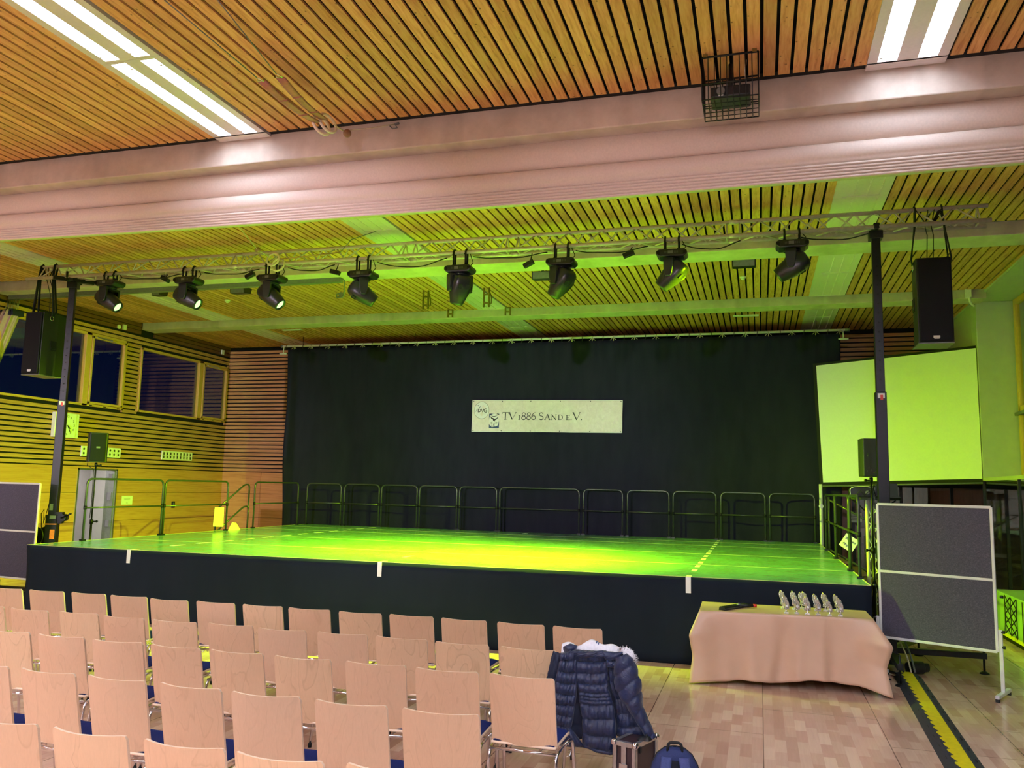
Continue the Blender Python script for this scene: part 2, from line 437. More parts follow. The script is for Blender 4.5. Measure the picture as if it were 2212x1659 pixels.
# ------------------------------------------------------------------ the hall
XL, XR, YB, YF, ZC = -14.21, 3.95, 20.05, -15.0, 5.70
BEAMS = [(7.55, 7.98, 5.42), (12.41, 12.98, 5.53), (16.51, 16.96, 5.55)]
STRIPS = [(-12.17, -11.55), (-5.63, -5.0), (0.935, 1.57)]

def hall():
    mb = MB().span((XL-0.3, YF-0.2, -0.1), (9.0, YB+0.3, 0.0))
    structure(mb, 'floor', 'hall_floor', 'pale beech sports floor of printed strips running towards the stage', 'floor')
    # boarded ceiling
    mb = MB()
    bays = [(YF, 2.6), (3.1, 7.44), (8.0, 12.32), (13.0, 16.42), (16.98, YB)]
    xs = []
    i = -110
    while True:
        a = -0.44+0.1262*i+0.014; b = a+0.0982; i += 1
        if a > XR: break
        if b < XL: continue
        a, b = max(a, XL), min(b, XR)
        segs = [(a, b)]
        for (p, q) in STRIPS:
            ns = []
            for (c, d) in segs:
                if d <= p or c >= q: ns.append((c, d)); continue
                if c < p-0.012: ns.append((c, p-0.012))
                if d > q+0.012: ns.append((q+0.012, d))
            segs = ns
        xs += [(c, d) for c, d in segs if d-c > 0.012]
    for (y0, y1) in bays:
        for (c, d) in xs: mb.span((c, y0, ZC), (d, y1, ZC+0.02))
    structure(mb, 'ceiling', 'spruce', 'spruce board ceiling with dark gaps between the boards', 'ceiling')
    structure(MB().span((XL-0.3, YF-0.2, ZC+0.085), (XR+0.3, YB+0.3, ZC+0.2)), 'ceiling_void', 'dark_gap', 'black void above the gaps of the board ceiling', 'ceiling')
    g = MB()  # dark strips stand in for the shade in the open ceiling gaps
    for (y0, y1, z0) in BEAMS: g.span((XL, y0-0.13, ZC+0.022), (XR, y0-0.002, ZC+0.03)).span((XL, y1+0.002, ZC+0.022), (XR, y1+0.05, ZC+0.03))
    structure(g, 'gap_shade', 'dark_gap', 'black strips painting the shade in the gaps between board ceiling and concrete beams', 'trim')
    # concrete beams
    names = ['concrete beam nearest the camera, with the folded partition under it', 'concrete beam right behind the lighting truss', 'concrete beam nearest the back curtain']
    for k, (y0, y1, z0) in enumerate(BEAMS):
        x0 = XL if k < 2 else -14.2
        structure(MB().span((x0, y0, z0), (XR, y1, ZC+0.1)), 'concrete_beam', 'concrete', names[k], 'beam', bevel=0.012)
    # left wall: backing, slats, panels, round the two windows and the door
    wins = [(16.55, 20.0, 3.585, 5.14), (12.62, 16.07, 3.57, 5.20)]
    mb = MB()
    z = 2.27
    def cuts(z0, z1):
        ys = [(YF, YB)]
        for (a, b, c, d) in wins:
            if z1 > c and z0 < d:
                ns = []
                for (p, q) in ys:
                    if q <= a or p >= b: ns.append((p, q)); continue
                    if p < a: ns.append((p, a))
                    if q > b: ns.append((b, q))
                ys = ns
        return ys
    while z < 5.42:
        for (p, q) in cuts(z, z+0.072):
            mb.span((XL-0.045, p, z), (XL, q, z+0.072))
        z += 0.105
    # solid wood behind and below
    bk = MB()
    for (z0, z1) in ((2.23, 3.57), (3.57, 5.2), (5.2, 5.8)):
        for (p, q) in (cuts(z0+.01, z1-.01) if z0 == 3.57 else [(YF, YB)]):
            bk.span((XL-0.16, p, z0), (XL-0.05, q, z1))
    bk.span((XL-0.16, 16.55, 5.14), (XL-0.05, 20.0, 5.2)).span((XL-0.16, 16.55, 3.57), (XL-0.05, 20.0, 3.585))
    structure(mb, 'wall_left', 'slat_wood', 'left wall of horizontal wooden acoustic slats', 'wall')
    structure(bk, 'wall_left_backing', 'dark_gap', 'black backing behind the slats of the left wall', 'wall')
    pn = MB()
    for (z0, z1) in ((0.0, 1.034), (1.042, 1.67), (1.678, 2.245)):
        for (p, q) in ((YF, 8.0), (8.008, 11.5), (11.508, 14.935), (16.06, 17.9), (17.9, YB)):
            pn.span((XL-0.06, p, z0), (XL, q, z1))
    pn.span((XL-0.06, 14.935, 2.178), (XL, 16.06, 2.245))
    structure(pn, 'wall_left_panels', 'panel_wood', 'smooth wooden wall panels below the slats on the left wall', 'wall')
    pb = MB().span((XL-0.11, YF, 0), (XL-0.07, 14.935, 2.24)).span((XL-0.11, 16.06, 0), (XL-0.07, YB, 2.24)).span((XL-0.11, 14.935, 2.178), (XL-0.07, 16.06, 2.24))
    structure(pb, 'wall_left_lining', 'dark_gap', 'black lining behind the joints of the left wall panels', 'wall')
    fa = MB()
    for (z0, z1) in ((5.44, 5.52), (5.535, 5.61), (5.625, 5.70)): fa.span((XL-0.04, YF, z0), (XL+0.005, 16.5, z1)); fa.span((XL-0.04, 16.97, z0), (XL+0.005, YB, z1))
    structure(fa, 'trim_1', 'fascia_wood', 'dark brown boards along the top of the left wall', 'trim')
    # back wall
    mb = MB(); z = 2.27
    while z < 5.62:
        mb.span((XL, YB, z), (1.95 if 2.2 < z < 5.0 else XR, YB+0.045, z+0.072)); z += 0.105
    structure(mb, 'wall_back', 'slat_wood', 'back wall of horizontal wooden slats beside the black curtain', 'wall')
    structure(MB().span((XL-0.2, YB+0.05, 0), (1.95, YB+0.15, 5.8)).span((1.95, YB+0.05, 5.0), (XR, YB+0.15, 5.8)).span((1.95, YB+0.05, 2.2), (XR, YB+0.15, 3.9)), 'wall_back_backing', 'dark_gap', 'black backing behind the slats of the back wall', 'wall')
    pn = MB()
    for (z0, z1) in ((0.0, 1.034), (1.042, 1.67), (1.678, 2.245)):
        for (p, q) in ((XL, -13.0), (-12.992, -9.5), (-9.492, -6), (-5.99, 1.2)): pn.span((p, YB, z0), (q, YB+0.045, z1))
    structure(pn, 'wall_back_panels', 'panel_wood', 'smooth wooden panels below the slats on the back wall', 'wall')
    d = MB()
    for (z0, z1) in ((0.0, 0.5), (0.508, 1.0), (1.008, 1.5), (1.508, 2.2)): d.span((1.22, YB, z0), (1.94, YB+0.04, z1))
    structure(d, 'door_2', 'brown_door', 'brown boarded door in the back wall behind the stage exit stairs', 'door')
    # right side: painted wall behind the pillar, pillar, recess with window, soffit over the glass
    structure(MB().span((XR, 17.72, 2.3), (XR+0.15, YB+0.2, 5.8)), 'wall_right', 'wall_paint', 'pale painted upper wall on the right, behind the pillar', 'wall')
    structure(MB().span((XR, 17.34, 2.36), (5.2, 17.72, 5.66)), 'pillar', 'wall_paint', 'pale square pillar at the right end of the projection screen', 'pillar', bevel=0.01)
    structure(MB().span((XR-0.03, YF, 5.66), (9.0, 17.9, 5.8)).span((XR-0.03, 17.9, 5.66), (XR+0.05, YB, 5.74)), 'trim_2', 'wall_paint', 'pale soffit along the right edge of the wooden ceiling', 'trim')
    structure(MB().span((XR, YF, 2.30), (9.0, 17.9, 2.36)), 'trim_3', 'wall_paint', 'pale ledge above the glass partition on the right', 'trim')
    # right window in the recess
    root = thing('window_1', 'tall wood-framed window in the recess at the far right', 'window', (4.58, 15.6, 2.36)); root['kind'] = 'structure'
    fr = MB()
    for y in (17.22, 15.2, 13.2): fr.span((4.56, y-0.06, 2.36), (4.64, y+0.06, 5.66))
    for zz in (2.40, 3.62, 5.60): fr.span((4.56, 13.2, zz-0.05), (4.64, 17.22, zz+0.05))
    fr.build('window_frame', 'window_wood', root, world=True, bevel=0.008)
    MB().span((4.50, 13.2, 3.50), (4.60, 17.3, 3.56)).build('window_ledge', 'grey_metal', root, world=True, bevel=0.01)
    MB().span((4.60, 13.2, 2.4), (4.61, 17.2, 5.6)).build('pane', 'glass', root, world=True)
    # glass partition to the foyer
    root = thing('window_2', 'tall glass partition to the dark foyer along the right side', 'glass partition', (XR+0.03, 10, 0)); root['kind'] = 'structure'
    g = MB()
    ys = [2.0, 4.2, 6.4, 8.6, 10.8, 13.0, 15.2, 17.4]
    for a, b in zip(ys, ys[1:]): g.span((XR+0.02, a+0.02, 0.06), (XR+0.03, b-0.02, 2.30))
    g.build('pane', 'glass', root, world=True)
    p = MB()
    for y in ys: p.span((XR, y-0.025, 0), (XR+0.05, y+0.025, 2.30))
    p.span((XR, 2.0, 0), (XR+0.05, 17.4, 0.06))
    p.build('frame', 'black_metal', root, world=True)
    # foyer behind the glass and end glazing behind the stage
    structure(MB().span((9.0, YF, 0), (9.1, YB+1.2, 2.4)).span((1.9, YB+1.1, 0), (9.0, YB+1.2, 2.4)).span((1.9, YB+0.1, 0), (1.95, YB+1.2, 2.4)).span((1.9, YB+0.1, 2.3), (9.0, YB+1.2, 2.4)).span((1.9, YB+0.2, -0.05), (9.0, YB+1.2, 0)), 'wall_foyer', 'brown_door', 'brown foyer wall seen through the glass partition', 'wall')
    root = thing('window_3', 'dark glazed doors in the back wall below the projection screen', 'glazing', (2.9, YB, 0)); root['kind'] = 'structure'
    MB().span((1.98, YB+0.03, 0.05), (XR+5, YB+0.04, 2.2)).build('pane', 'glass', root, world=True)
    p = MB()
    for x in (1.97, 2.95, 3.95): p.span((x-0.03, YB, 0), (x+0.03, YB+0.06, 2.24))
    p.span((1.97, YB, 2.18), (8.9, YB+0.06, 2.26))
    p.build('frame', 'black_metal', root, world=True)
    root = thing('window_4', 'dark blue high window on the back wall above the projection screen', 'window', (2.9, YB, 3.9)); root['kind'] = 'structure'
    MB().span((1.95, YB+0.03, 3.9), (XR, YB+0.04, 5.0)).build('pane', 'glass', root, world=True)
    p = MB()
    for zz in (3.93, 4.97): p.span((1.95, YB-0.01, zz-0.04), (XR, YB+0.06, zz+0.04))
    p.build('window_frame', 'fascia_wood', root, world=True)
    structure(MB().span((XL-0.3, YF-0.2, 0), (9, YF, 5.8)), 'wall_front', 'wall_paint', 'wall behind the audience', 'wall')

    # two strip windows on the left wall
    for k, (a, b, c, d) in enumerate(wins):
        root = thing('window_%d' % (5+k), ('wood-framed strip window nearest the back corner of the left wall', 'wood-framed strip window on the left wall above the clock, behind the hanging loudspeaker')[k], 'window', (XL, (a+b)/2, c))
        root['kind'] = 'structure'
        m = a + (b-a)*0.66
        fr = MB()
        for (p, q) in ((a, a+0.05), (m-0.075, m+0.075), (b-0.05, b)): fr.span((XL-0.09, p, c), (XL+0.025, q, d))
        for (p, q) in ((c, c+0.05), (d-0.06, d)): fr.span((XL-0.09, a, p), (XL+0.025, b, q))
        fr.build('window_frame', 'window_wood', root, world=True, bevel=0.006)
        s = MB(); e0, e1 = m+0.08, b-0.055
        for (p, q) in ((e0, e0+0.055), (e1-0.055, e1)): s.span((XL-0.05, p, c+0.055), (XL+0.045, q, d-0.065))
        for (p, q) in ((c+0.055, c+0.105), (d-0.115, d-0.065)): s.span((XL-0.05, e0, p), (XL+0.045, e1, q))
        sash = s.build('sash', 'window_wood', root, world=True, bevel=0.006)
        cl = MB().span((XL+0.045, e0+0.12, d-0.10), (XL+0.085, e0+0.55, d-0.07)).tube([(XL+0.07, e0+0.5, d-0.1), (XL+0.12, e0+0.62, d-0.12)], 0.008, 6)
        cl.build('window_closer', 'aluminium', root, world=True)
        MB().span((XL-0.06, a+0.05, c+0.05), (XL-0.05, m-0.07, d-0.06)).build('pane', 'glass', root, world=True)
        MB().span((XL-0.02, e0+0.05, c+0.1), (XL-0.012, e1-0.05, d-0.11)).build('pane', 'glass', root, world=True)
        h = MB()
        for q in (e0+0.1, (e0+e1)/2, e1-0.1): h.span((XL+0.025, q-0.04, c+0.012), (XL+0.032, q+0.04, c+0.03))
        h.build('drain_cap', 'black_plastic', root, world=True)
    # open door to the lit corridor
    root = thing('door_1', 'open door in the left wall with a bright corridor behind', 'door', (XL, 15.5, 0)); root['kind'] = 'structure'
    f = MB().span((XL-0.08, 14.90, 0), (XL+0.01, 14.94, 2.21)).span((XL-0.08, 16.05, 0), (XL+0.01, 16.09, 2.21)).span((XL-0.08, 14.90, 2.17), (XL+0.01, 16.09, 2.21))
    f.build('door_frame', 'aluminium', root, world=True)
    MB().span((XL-0.26, 16.02, 0), (XL-0.02, 16.05, 2.17)).build('door_reveal', 'grey_metal', root, world=True)
    h = MB().span((XL-0.16, 16.0, 1.95), (XL-0.06, 16.02, 2.10)).span((XL-0.16, 16.0, 1.5), (XL-0.06, 16.02, 1.68)).span((XL-0.16, 16.0, 0.9), (XL-0.06, 16.02, 1.05))
    h.build('hinge', 'chrome', root, world=True)
    co = MB().span((XL-1.9, 14.0, 0), (XL-1.8, 17.2, 2.6)).span((XL-1.8, 13.9, 0), (XL-0.1, 14.0, 2.6)).span((XL-1.8, 17.2, 0), (XL-0.1, 17.3, 2.6)).span((XL-1.9, 13.9, 2.5), (XL-0.2, 17.3, 2.6)).span((XL-1.9, 13.9, -0.05), (XL-0.1, 17.3, 0.0))
    structure(co, 'wall_corridor', 'wall_paint', 'bright corridor seen through the open door in the left wall', 'wall')
    mark(MB().span((XL-1.2, 14.8, 2.46), (XL-0.6, 16.4, 2.49)).build('corridor_lamp', 'corridor_lamp'), 'glowing ceiling lamp of the corridor behind the open door', 'lamp')
hall()

# ------------------------------------------------------------------ ceiling lamps
def light_unit(name, label, x0, x1, y0, y1, lit, group, lamp='tube_light'):
    root = thing(name, label, 'ceiling lamp', ((x0+x1)/2, (y0+y1)/2, ZC-0.01), 0, group)
    w = x1-x0; e = 0.0; c = (x0+x1)/2
    f = MB(); z0, z1 = ZC-0.012, ZC+0.07
    if lit:
        ow = 0.155; g = 0.16
        o = [(c-g/2-ow, c-g/2), (c+g/2, c+g/2+ow)]
        f.span((x0, y0, z0), (o[0][0], y1, z1)).span((o[0][1], y0, z0), (o[1][0], y1, z1)).span((o[1][1], y0, z0), (x1, y1, z1))
        for (p, q) in o:
            f.span((p, y0, z0), (q, y0+0.03, z1)).span((p, y1-0.03, z0), (q, y1, z1))
        f.build('frame', 'reflector', root, world=True)
        for (p, q) in o:
            MB().span((p, y0+0.03, ZC+0.055), (q, y1-0.03, ZC+0.065)).build('diffuser', lamp, root, world=True)
            cl = MB().span((p+0.13, y0+0.12, z0-0.012), (p+0.15, y0+0.14, z0)).span((p+0.01, y1-0.12, z0-0.01), (p+0.03, y1-0.1, z0))
            cl.build('clip', 'white_plastic', root, world=True)
    else:
        f.span((x0, y0, z0), (x0+0.10, y1, z1)).span((x1-0.10, y0, z0), (x1, y1, z1)).span((x0+0.1, y0, z0), (x1-0.1, y0+0.03, z1)).span((x0+0.1, y1-0.03, z0), (x1-0.1, y1, z1))
        f.build('frame', 'reflector', root, world=True)
        lv = MB(); a, b = x0+0.10, x1-0.10
        lv.span((a, y0+0.03, ZC-0.004), (b, y1-0.03, ZC+0.004))
        for k in (1, 2): lv.span((a+(b-a)*k/3-0.004, y0+0.03, ZC-0.014), (a+(b-a)*k/3+0.004, y1-0.03, ZC-0.004))
        for j in range(1, int((y1-y0)/0.05)):
            for k in (1, 2, 3): lv.span((a+(b-a)*k/3-0.016, y0+0.05*j, ZC-0.009), (a+(b-a)*k/3-0.004, y0+0.05*j+0.022, ZC-0.004))
        lv.build('louvre', 'reflector', root, world=True)
    return root

def lamps():
    place = ['along the left wall', 'over the left half', 'on the right']
    # lit units over the seats, ending at the first beam
    for si, (x0, x1) in enumerate(STRIPS):
        y1 = 7.42
        mark(MB().span((x0, 7.40, ZC-0.012), (x1, 7.53, ZC+0.02)).build('end_plate', 'reflector'), 'white end plate closing the lit lamp strip '+place[si], 'lamp cover')
        for k in range(4):
            light_unit('ceiling_light', 'glowing twin-tube ceiling lamp, %s from the nearest beam, %s' % (ORD[k], place[si]), x0, x1, y1-1.65*(k+1)+0.004, y1-1.65*k, True, 'lit lamps over the seats')
        for k in range(8):
            light_unit('ceiling_light', 'unseen twin-tube ceiling lamp behind the camera, boosted as fill light', x0, x1, 0.6-1.85*(k+1), 0.6-1.85*(k+1)+1.6, True, 'boosted fill lamps behind the camera', 'tube_fill_rear')
    # dark units over the stage
    bays = [(8.1, 12.3, 'from the partition before the truss'), (13.0, 16.43, 'past the middle beam'), (16.98, 19.9, 'past the last beam')]
    for si, (x0, x1) in enumerate(STRIPS):
        for (y0, y1, bt) in bays:
            n = max(1, round((y1-y0)/1.65))
            for k in range(n):
                light_unit('ceiling_light', 'unlit louvred ceiling lamp, %s %s, %s' % (('nearest', 'second', 'third')[k], bt, place[si]), x0, x1, y0+(y1-y0)*k/n+0.003, y0+(y1-y0)*(k+1)/n-0.003, False, 'unlit lamps over the stage')
lamps()

def rear_fill():  # added lamps behind the audience, out of view, to lift banner and back wall
    for k, (x, tx, pw) in enumerate(((-9.5, -14.0, 1.3), (-7.0, -9.0, 0.8), (-4.4, -4.75, 1.5), (-1.5, -0.9, 0.6))):
        p = Vector((x, -14.2, 3.6)); t = Vector((tx, 18.7, 2.9)); d = (t-p).normalized()
        root = thing('fill_spotlight', 'added unseen fill spotlight behind the audience, brightening the stage back', 'stage light', p, 0, 'added fill spotlights on the rear wall')
        MB().tube([-d*0.35, d*0.30], 0.10, 16).build('housing', 'black_metal', root)
        MB().tube([d*0.302, d*0.304], 0.085, 16).build('lens', 'white_plastic', root)
        MB().tube([Vector((0, 0, 0)), Vector((0, 0, 0.25)), Vector((0, -0.8, 0.25))], 0.02, 8).build('wall_arm', 'black_metal', root)
        L = bpy.data.lights.new('stage_fill', 'SPOT'); L.energy = FILL_POWER*pw; L.color = (1.0, 0.80, 1.0); L.spot_size = math.radians(15); L.spot_blend = 1.0; L.shadow_soft_size = 0.12
        lo = bpy.data.objects.new('stage_fill', L); COL.objects.link(lo); lo.parent = root; lo.location = d*0.32
        lo.rotation_euler = d.to_track_quat('-Z', 'Y').to_euler()
rear_fill()

# folded partition curtain under the first beam
def partition():
    root = thing('folding_partition', 'long beige divider curtain folded up under the concrete beam nearest the camera', 'partition', (0, 7.9, 4.8))
    def sag(x): return -0.085*(1-((x+2.6)/7.5)**2) if abs(x+2.6) < 7.5 else 0.0
    def band(prof, name, mat, n=48):
        mb = MB()
        def fn(u, v):
            x = XL+0.02+(XR-XL-0.04)*u
            t = v*(len(prof)-1); i = min(int(t), len(prof)-2); f = t-i
            y = prof[i][0]*(1-f)+prof[i+1][0]*f; z = prof[i][1]*(1-f)+prof[i+1][1]*f
            k = (5.42-z)/0.6
            return (x, y, z+sag(x)*k)
        mb.grid(fn, n, len(prof)-1)
        return mb.build(name, mat, root, world=True, fix=False)
    r = []
    for i in range(13):
        a = i/12; r.append((7.80-0.085*math.sin(PI*a)**0.6-0.02*a, 5.45-0.26*a))
    r += [(7.86, 5.185)]
    band(r, 'upper_fold', 'partition_fabric')
    r = [(7.86, 5.19)]
    for i in range(11):
        a = i/10; r.append((7.80-0.05*math.sin(PI*min(1, a*1.1+0.05))**0.5-0.02, 5.18-0.155*a))
    r += [(7.86, 5.02)]
    band(r, 'lower_fold', 'partition_fabric')
    for k in range(5):
        z = 5.02-0.022*k
        band([(7.87, z), (7.785+0.014*k, z-0.003), (7.785+0.014*k, z-0.0195), (7.87, z-0.021)], 'slat_bar', 'partition_fabric', 40)
    # back side so that it is closed
    band([(7.85, 4.912), (7.93, 4.912), (7.96, 5.15), (7.95, 5.42), (7.8, 5.45)], 'rear_fold', 'partition_fabric')
partition()

# small ceiling fittings
def fittings():
    for i, (px, py) in enumerate(((491, 652), (1605, 602))):
        p = at(px, py, z=5.66)
        root = thing('smoke_detector', ('white round smoke detector on the ceiling behind the third moving head', 'white round smoke detector on the ceiling below the black floodlight')[i], 'smoke detector', (p.x, p.y, ZC), 0, 'smoke detectors')
        MB().lathe([(0.055, 0.0), (0.055, -0.02), (0.045, -0.035)], 20).build('base', 'white_plastic', root)
        MB().lathe([(0.032, -0.034), (0.034, -0.05), (0.02, -0.062)], 20).build('sensor_head', 'white_plastic', root)
    for i, (px, py, w) in enumerate(((520, 628, 0.32), (1172, 597, 0.32), (1607, 570, 0.36), (345, 633, 0.2))):
        p = at(px, py, z=5.55)
        root = thing('floodlight', ('black floodlight under the ceiling between the second and third moving head', 'black floodlight under the ceiling beside the sixth moving head', 'black floodlight under the ceiling above a smoke detector', 'small black floodlight with pale face near the first moving head')[i], 'floodlight', (p.x, p.y, 5.55), 0, 'floodlights under the ceiling')
        MB().prism([(-0.10, -0.07), (0.10, -0.05), (0.13, 0.06), (-0.13, 0.06)], 'x', -w/2, w/2).build('housing', 'black_plastic', root, bevel=0.01)
        MB().prism([(-0.105, -0.062), (-0.128, 0.05), (-0.132, 0.05), (-0.109, -0.062)], 'x', -w/2+0.02, w/2-0.02).build('front_glass', 'grey_metal', root)
        MB().span((-0.02, -0.02, 0.06), (0.02, 0.02, 0.16)).build('bracket', 'black_metal', root)
    # gym apparatus hooks hanging from the ceiling
    for i, (px, py, h) in enumerate(((920, 640, 0.5), (1051, 635, 0.5), (973, 668, 0.35), (1097, 663, 0.35))):
        p = at(px, py, y=14.6 if i < 2 else 16.3)
        z0 = p.z-h/2
        root = thing('apparatus_hook', ('brass-coloured twin-bar apparatus bracket with a hook left of the fifth moving head', 'dark twin-bar apparatus bracket right of the fifth moving head', 'short twin-bar bracket on the last beam below the fifth moving head', 'short twin-bar bracket on the last beam, right of the lamp strip')[i], 'bracket', (p.x, p.y, z0), 0, 'gym apparatus brackets')
        for s in (-1, 1): MB().span((s*0.05-0.012, -0.02, 0), (s*0.05+0.012, 0.02, ZC-z0)).build('bar', 'hook_brass', root)
        MB().span((-0.06, -0.015, h*0.45), (0.06, 0.015, h*0.5)).span((-0.06, -0.015, 0.06), (0.06, 0.015, 0.09)).build('cross_piece', 'hook_brass', root)
        if i < 2:
            MB().tube(fillet([(0.05, 0, 0.3), (0.1, 0, 0.2), (0.1, 0, 0.06), (0.03, 0, 0.05)], 0.05), 0.012, 8).build('hook', 'hook_brass', root)
    # fastening spots under the last beam, wall fittings near the corner
    p = at(1611, 681, z=5.55)
    mark(MB().span((p.x-0.25, p.y-0.05, 5.53), (p.x+0.25, p.y+0.05, 5.55)).build('beam_plate', 'white_plastic'), 'small white plate under the last beam above the black curtain', 'plate')
    p = at(1870/2.962, 712, z=5.55)
    mark(MB().span((p.x-0.25, p.y-0.05, 5.53), (p.x+0.25, p.y+0.05, 5.55)).build('beam_plate', 'white_plastic'), 'small white plate under the last beam above the left curtain edge', 'plate')
    for i, (px, py) in enumerate(((257, 706), (269, 707), (481, 761))):
        p = at(px, py, x=XL+0.02)
        mb = MB()
        if i == 0: mb.lathe([(0.055, 0), (0.05, 0.03)], 16, (XL+0.005, p.y, p.z), Matrix.Rotation(PI/2, 3, 'Y'))
        else: mb.span((XL+0.005, p.y-0.05, p.z-0.06), (XL+0.04, p.y+0.05, p.z+0.06))
        mark(mb.build('wall_sensor', 'white_plastic'), ('round white sensor on the dark fascia of the left wall', 'square white box beside the round sensor on the left wall', 'small white box on the fascia near the back corner')[i], 'sensor')
    # track of the side curtain under the middle beam
    a, b = at(-40, 642, y=12.75), at(738, 608, y=12.75)
    zt = (a.z+b.z)/2
    root = thing('curtain_track', 'grey metal curtain track under the middle beam on the left', 'curtain track', ((a.x+b.x)/2, 12.75, zt))
    MB().span((XL+0.05, 12.70, zt-0.05), (b.x, 12.80, zt+0.03)).build('rail', 'grey_metal', root, world=True)
    hs = MB()
    for k in range(8): hs.span((XL+0.6+k*0.95, 12.73, zt+0.03), (XL+0.66+k*0.95, 12.77, 5.53))
    hs.build('hanger', 'grey_metal', root, world=True)
    p = at(737, 625, y=12.7)
    root = thing('pulley_bracket', 'small wire pulley bracket at the right end of the curtain track', 'bracket', (p.x, p.y, p.z-0.14))
    MB().tube(fillet([(-0.08, 0, 0), (0.06, 0, 0), (0.06, 0, 0.3), (-0.02, 0, 0.34)], 0.05), 0.012, 6).tube([(-0.08, 0, 0), (-0.08, 0, 0.06), (0.06, 0, 0.08)], 0.01, 6).build('wire_frame', 'grey_metal', root)
    MB().cyl((0.0, -0.012, 0.05), (0.0, 0.012, 0.05), 0.04).build('wheel', 'grey_metal', root)
    # gathered side curtain at the far left
    root = thing('side_curtain', 'gathered beige curtain hanging from the track at the far left edge', 'curtain', (at(10, 760, y=12.75).x, 12.75, 2.4))
    ctop = at(26, 672, y=12.75); cbot = at(-60, 860, y=12.75)
    def fn(u, v):
        c = ctop*(1-v)+cbot*v; w = 0.30+0.22*v
        a = u*2*PI
        return (c.x+w*0.5*math.cos(a)*(1+0.12*math.sin(7*a)), 12.75+0.14*math.sin(a)*(1+0.25*math.sin(9*a)), c.z)
    MB().grid(fn, 80, 10).build('drape', 'beige_drape', root, world=True, solid=0.006)
    hd = MB(); ln = MB()
    for k in range(5):
        x = ctop.x-0.14+0.07*k
        hd.span((x-0.026, 12.62, ctop.z-0.10), (x+0.026, 12.88, ctop.z+0.01)); ln.tube([(x, 12.75, ctop.z), (x+0.02, 12.75, zt-0.05)], 0.006, 6).tube([(x+0.02, 12.70, ctop.z), (x-0.02, 12.76, zt-0.05)], 0.006, 6)
    hd.build('heading_tape', 'navy_trim', root, world=True); ln.build('hook_chain', 'aluminium', root, world=True)
fittings()

# ------------------------------------------------------------------ stage
FL, FR_, BL, BR = Vector((-10.36, 10.03, 1)), Vector((1.165, 10.27, 1)), Vector((-10.60, 18.34, 1)), Vector((1.145, 18.44, 1))
def sp(u, v, z=1.0):
    p = FL*(1-u)*(1-v)+FR_*u*(1-v)+BL*(1-u)*v+BR*u*v
    return Vector((p.x, p.y, z))
def stage():
    root = thing('stage', 'large raised stage with a glossy floor and black skirt', 'stage', (-4.7, 14.2, 0))
    q = [sp(0, 0, 0.97), sp(1, 0, 0.97), sp(1, 1, 0.97), sp(0, 1, 0.97)]
    MB().quadbox(q, 0.03).build('dance_floor', 'dance_floor', root, world=True)
    q = [sp(0.001, 0.001, 0.80), sp(0.999, 0.001, 0.80), sp(0.999, 0.999, 0.80), sp(0.001, 0.999, 0.80)]
    MB().quadbox(q, 0.168).build('deck', 'black_metal', root, world=True)
    for i in range(7):
        for j in range(5):
            p = sp(0.02+0.96*i/6, 0.03+0.94*j/4)
            MB().span((p.x-0.03, p.y-0.03, 0), (p.x+0.03, p.y+0.03, 0.8)).build('leg', 'black_metal', root, world=True)
    # skirt: front and both sides with a faint wave, flaring at the left corner
    path = [sp(0, 0.96)]+[sp(0, 1-k/20) for k in range(1, 20)]+[sp(k/160, 0) for k in range(161)]+[sp(1, k/20) for k in range(1, 20)]
    n = len(path)
    def fn(u, v):
        t = u*(n-1); i = min(int(t), n-2); p = path[i].lerp(path[i+1], t-i)
        d = (path[i+1]-path[i]).normalized(); out = Vector((d.y, -d.x, 0))
        w = (0.006*math.sin(t*0.9)+0.004*math.sin(t*2.3+1))*v
        if i in (18, 19, 20): w -= 0.05*math.sin(PI*min(1, v*1.0))*0.8
        p = p+out*(0.012+w)
        return (p.x, p.y, 0.998-0.995*v)
    MB().grid(fn, n-1, 10).build('skirt', 'skirt_black', root, world=True, solid=0.004)
    # fine seams between the vinyl strips
    for v in (0.216, 0.467, 0.728, 0.87):
        a, b = sp(0.001, v), sp(0.999, v)
        MB().box(((a.x+b.x)/2, (a.y+b.y)/2, 1.0006), (b.x-a.x, 0.022, 0.0012), Matrix.Rotation(math.atan2(b.y-a.y, b.x-a.x), 3, 'Z')).build('floor_seam', 'seam_line', root, world=True)
    # rim lines along the edges
    for (a, b) in ((sp(0, 0), sp(1, 0)), (sp(1, 0), sp(1, 1)), (sp(0, 0), sp(0, 1))):
        d = b-a
        MB().box(((a.x+b.x)/2, (a.y+b.y)/2, 0.998), (d.length, 0.018, 0.008), Matrix.Rotation(math.atan2(d.y, d.x), 3, 'Z')).build('edge_strip', 'seam_line', root, world=True)
    # white tape: three strips folded over the front edge, dashes running back
    for (px, py) in ((287, 1187), (826, 1213), (1487, 1246)):
        p = at(px, py, z=1.0); y = sp((p.x-FL.x)/(FR_.x-FL.x), 0).y
        MB().span((p.x-0.03, y-0.024, 0.815), (p.x+0.03, y-0.020, 1.002)).span((p.x-0.03, y-0.022, 1.0005), (p.x+0.03, y+0.16, 1.002)).build('tape_strip', 'tape_white', root, world=True)
    for (x0, x1, sk, ext) in ((-8.58, -8.6, 0, 0.14), (-4.73, -4.95, 0, 0.14), (-0.81, -0.83, 0, 0.16)):
        k = 1
        while 10.3+0.62*k < 18.1:
            y = 10.33+0.62*k; x = x0+(x1-x0)*(y-10.2)/8
            if not (x0 == -4.73 and 11.0 < y < 17.5): MB().span((x-0.032, y, 1.0005), (x+0.032, y+0.3, 1.002)).build('tape_dash', 'tape_white', root, world=True)
            k += 1
stage()

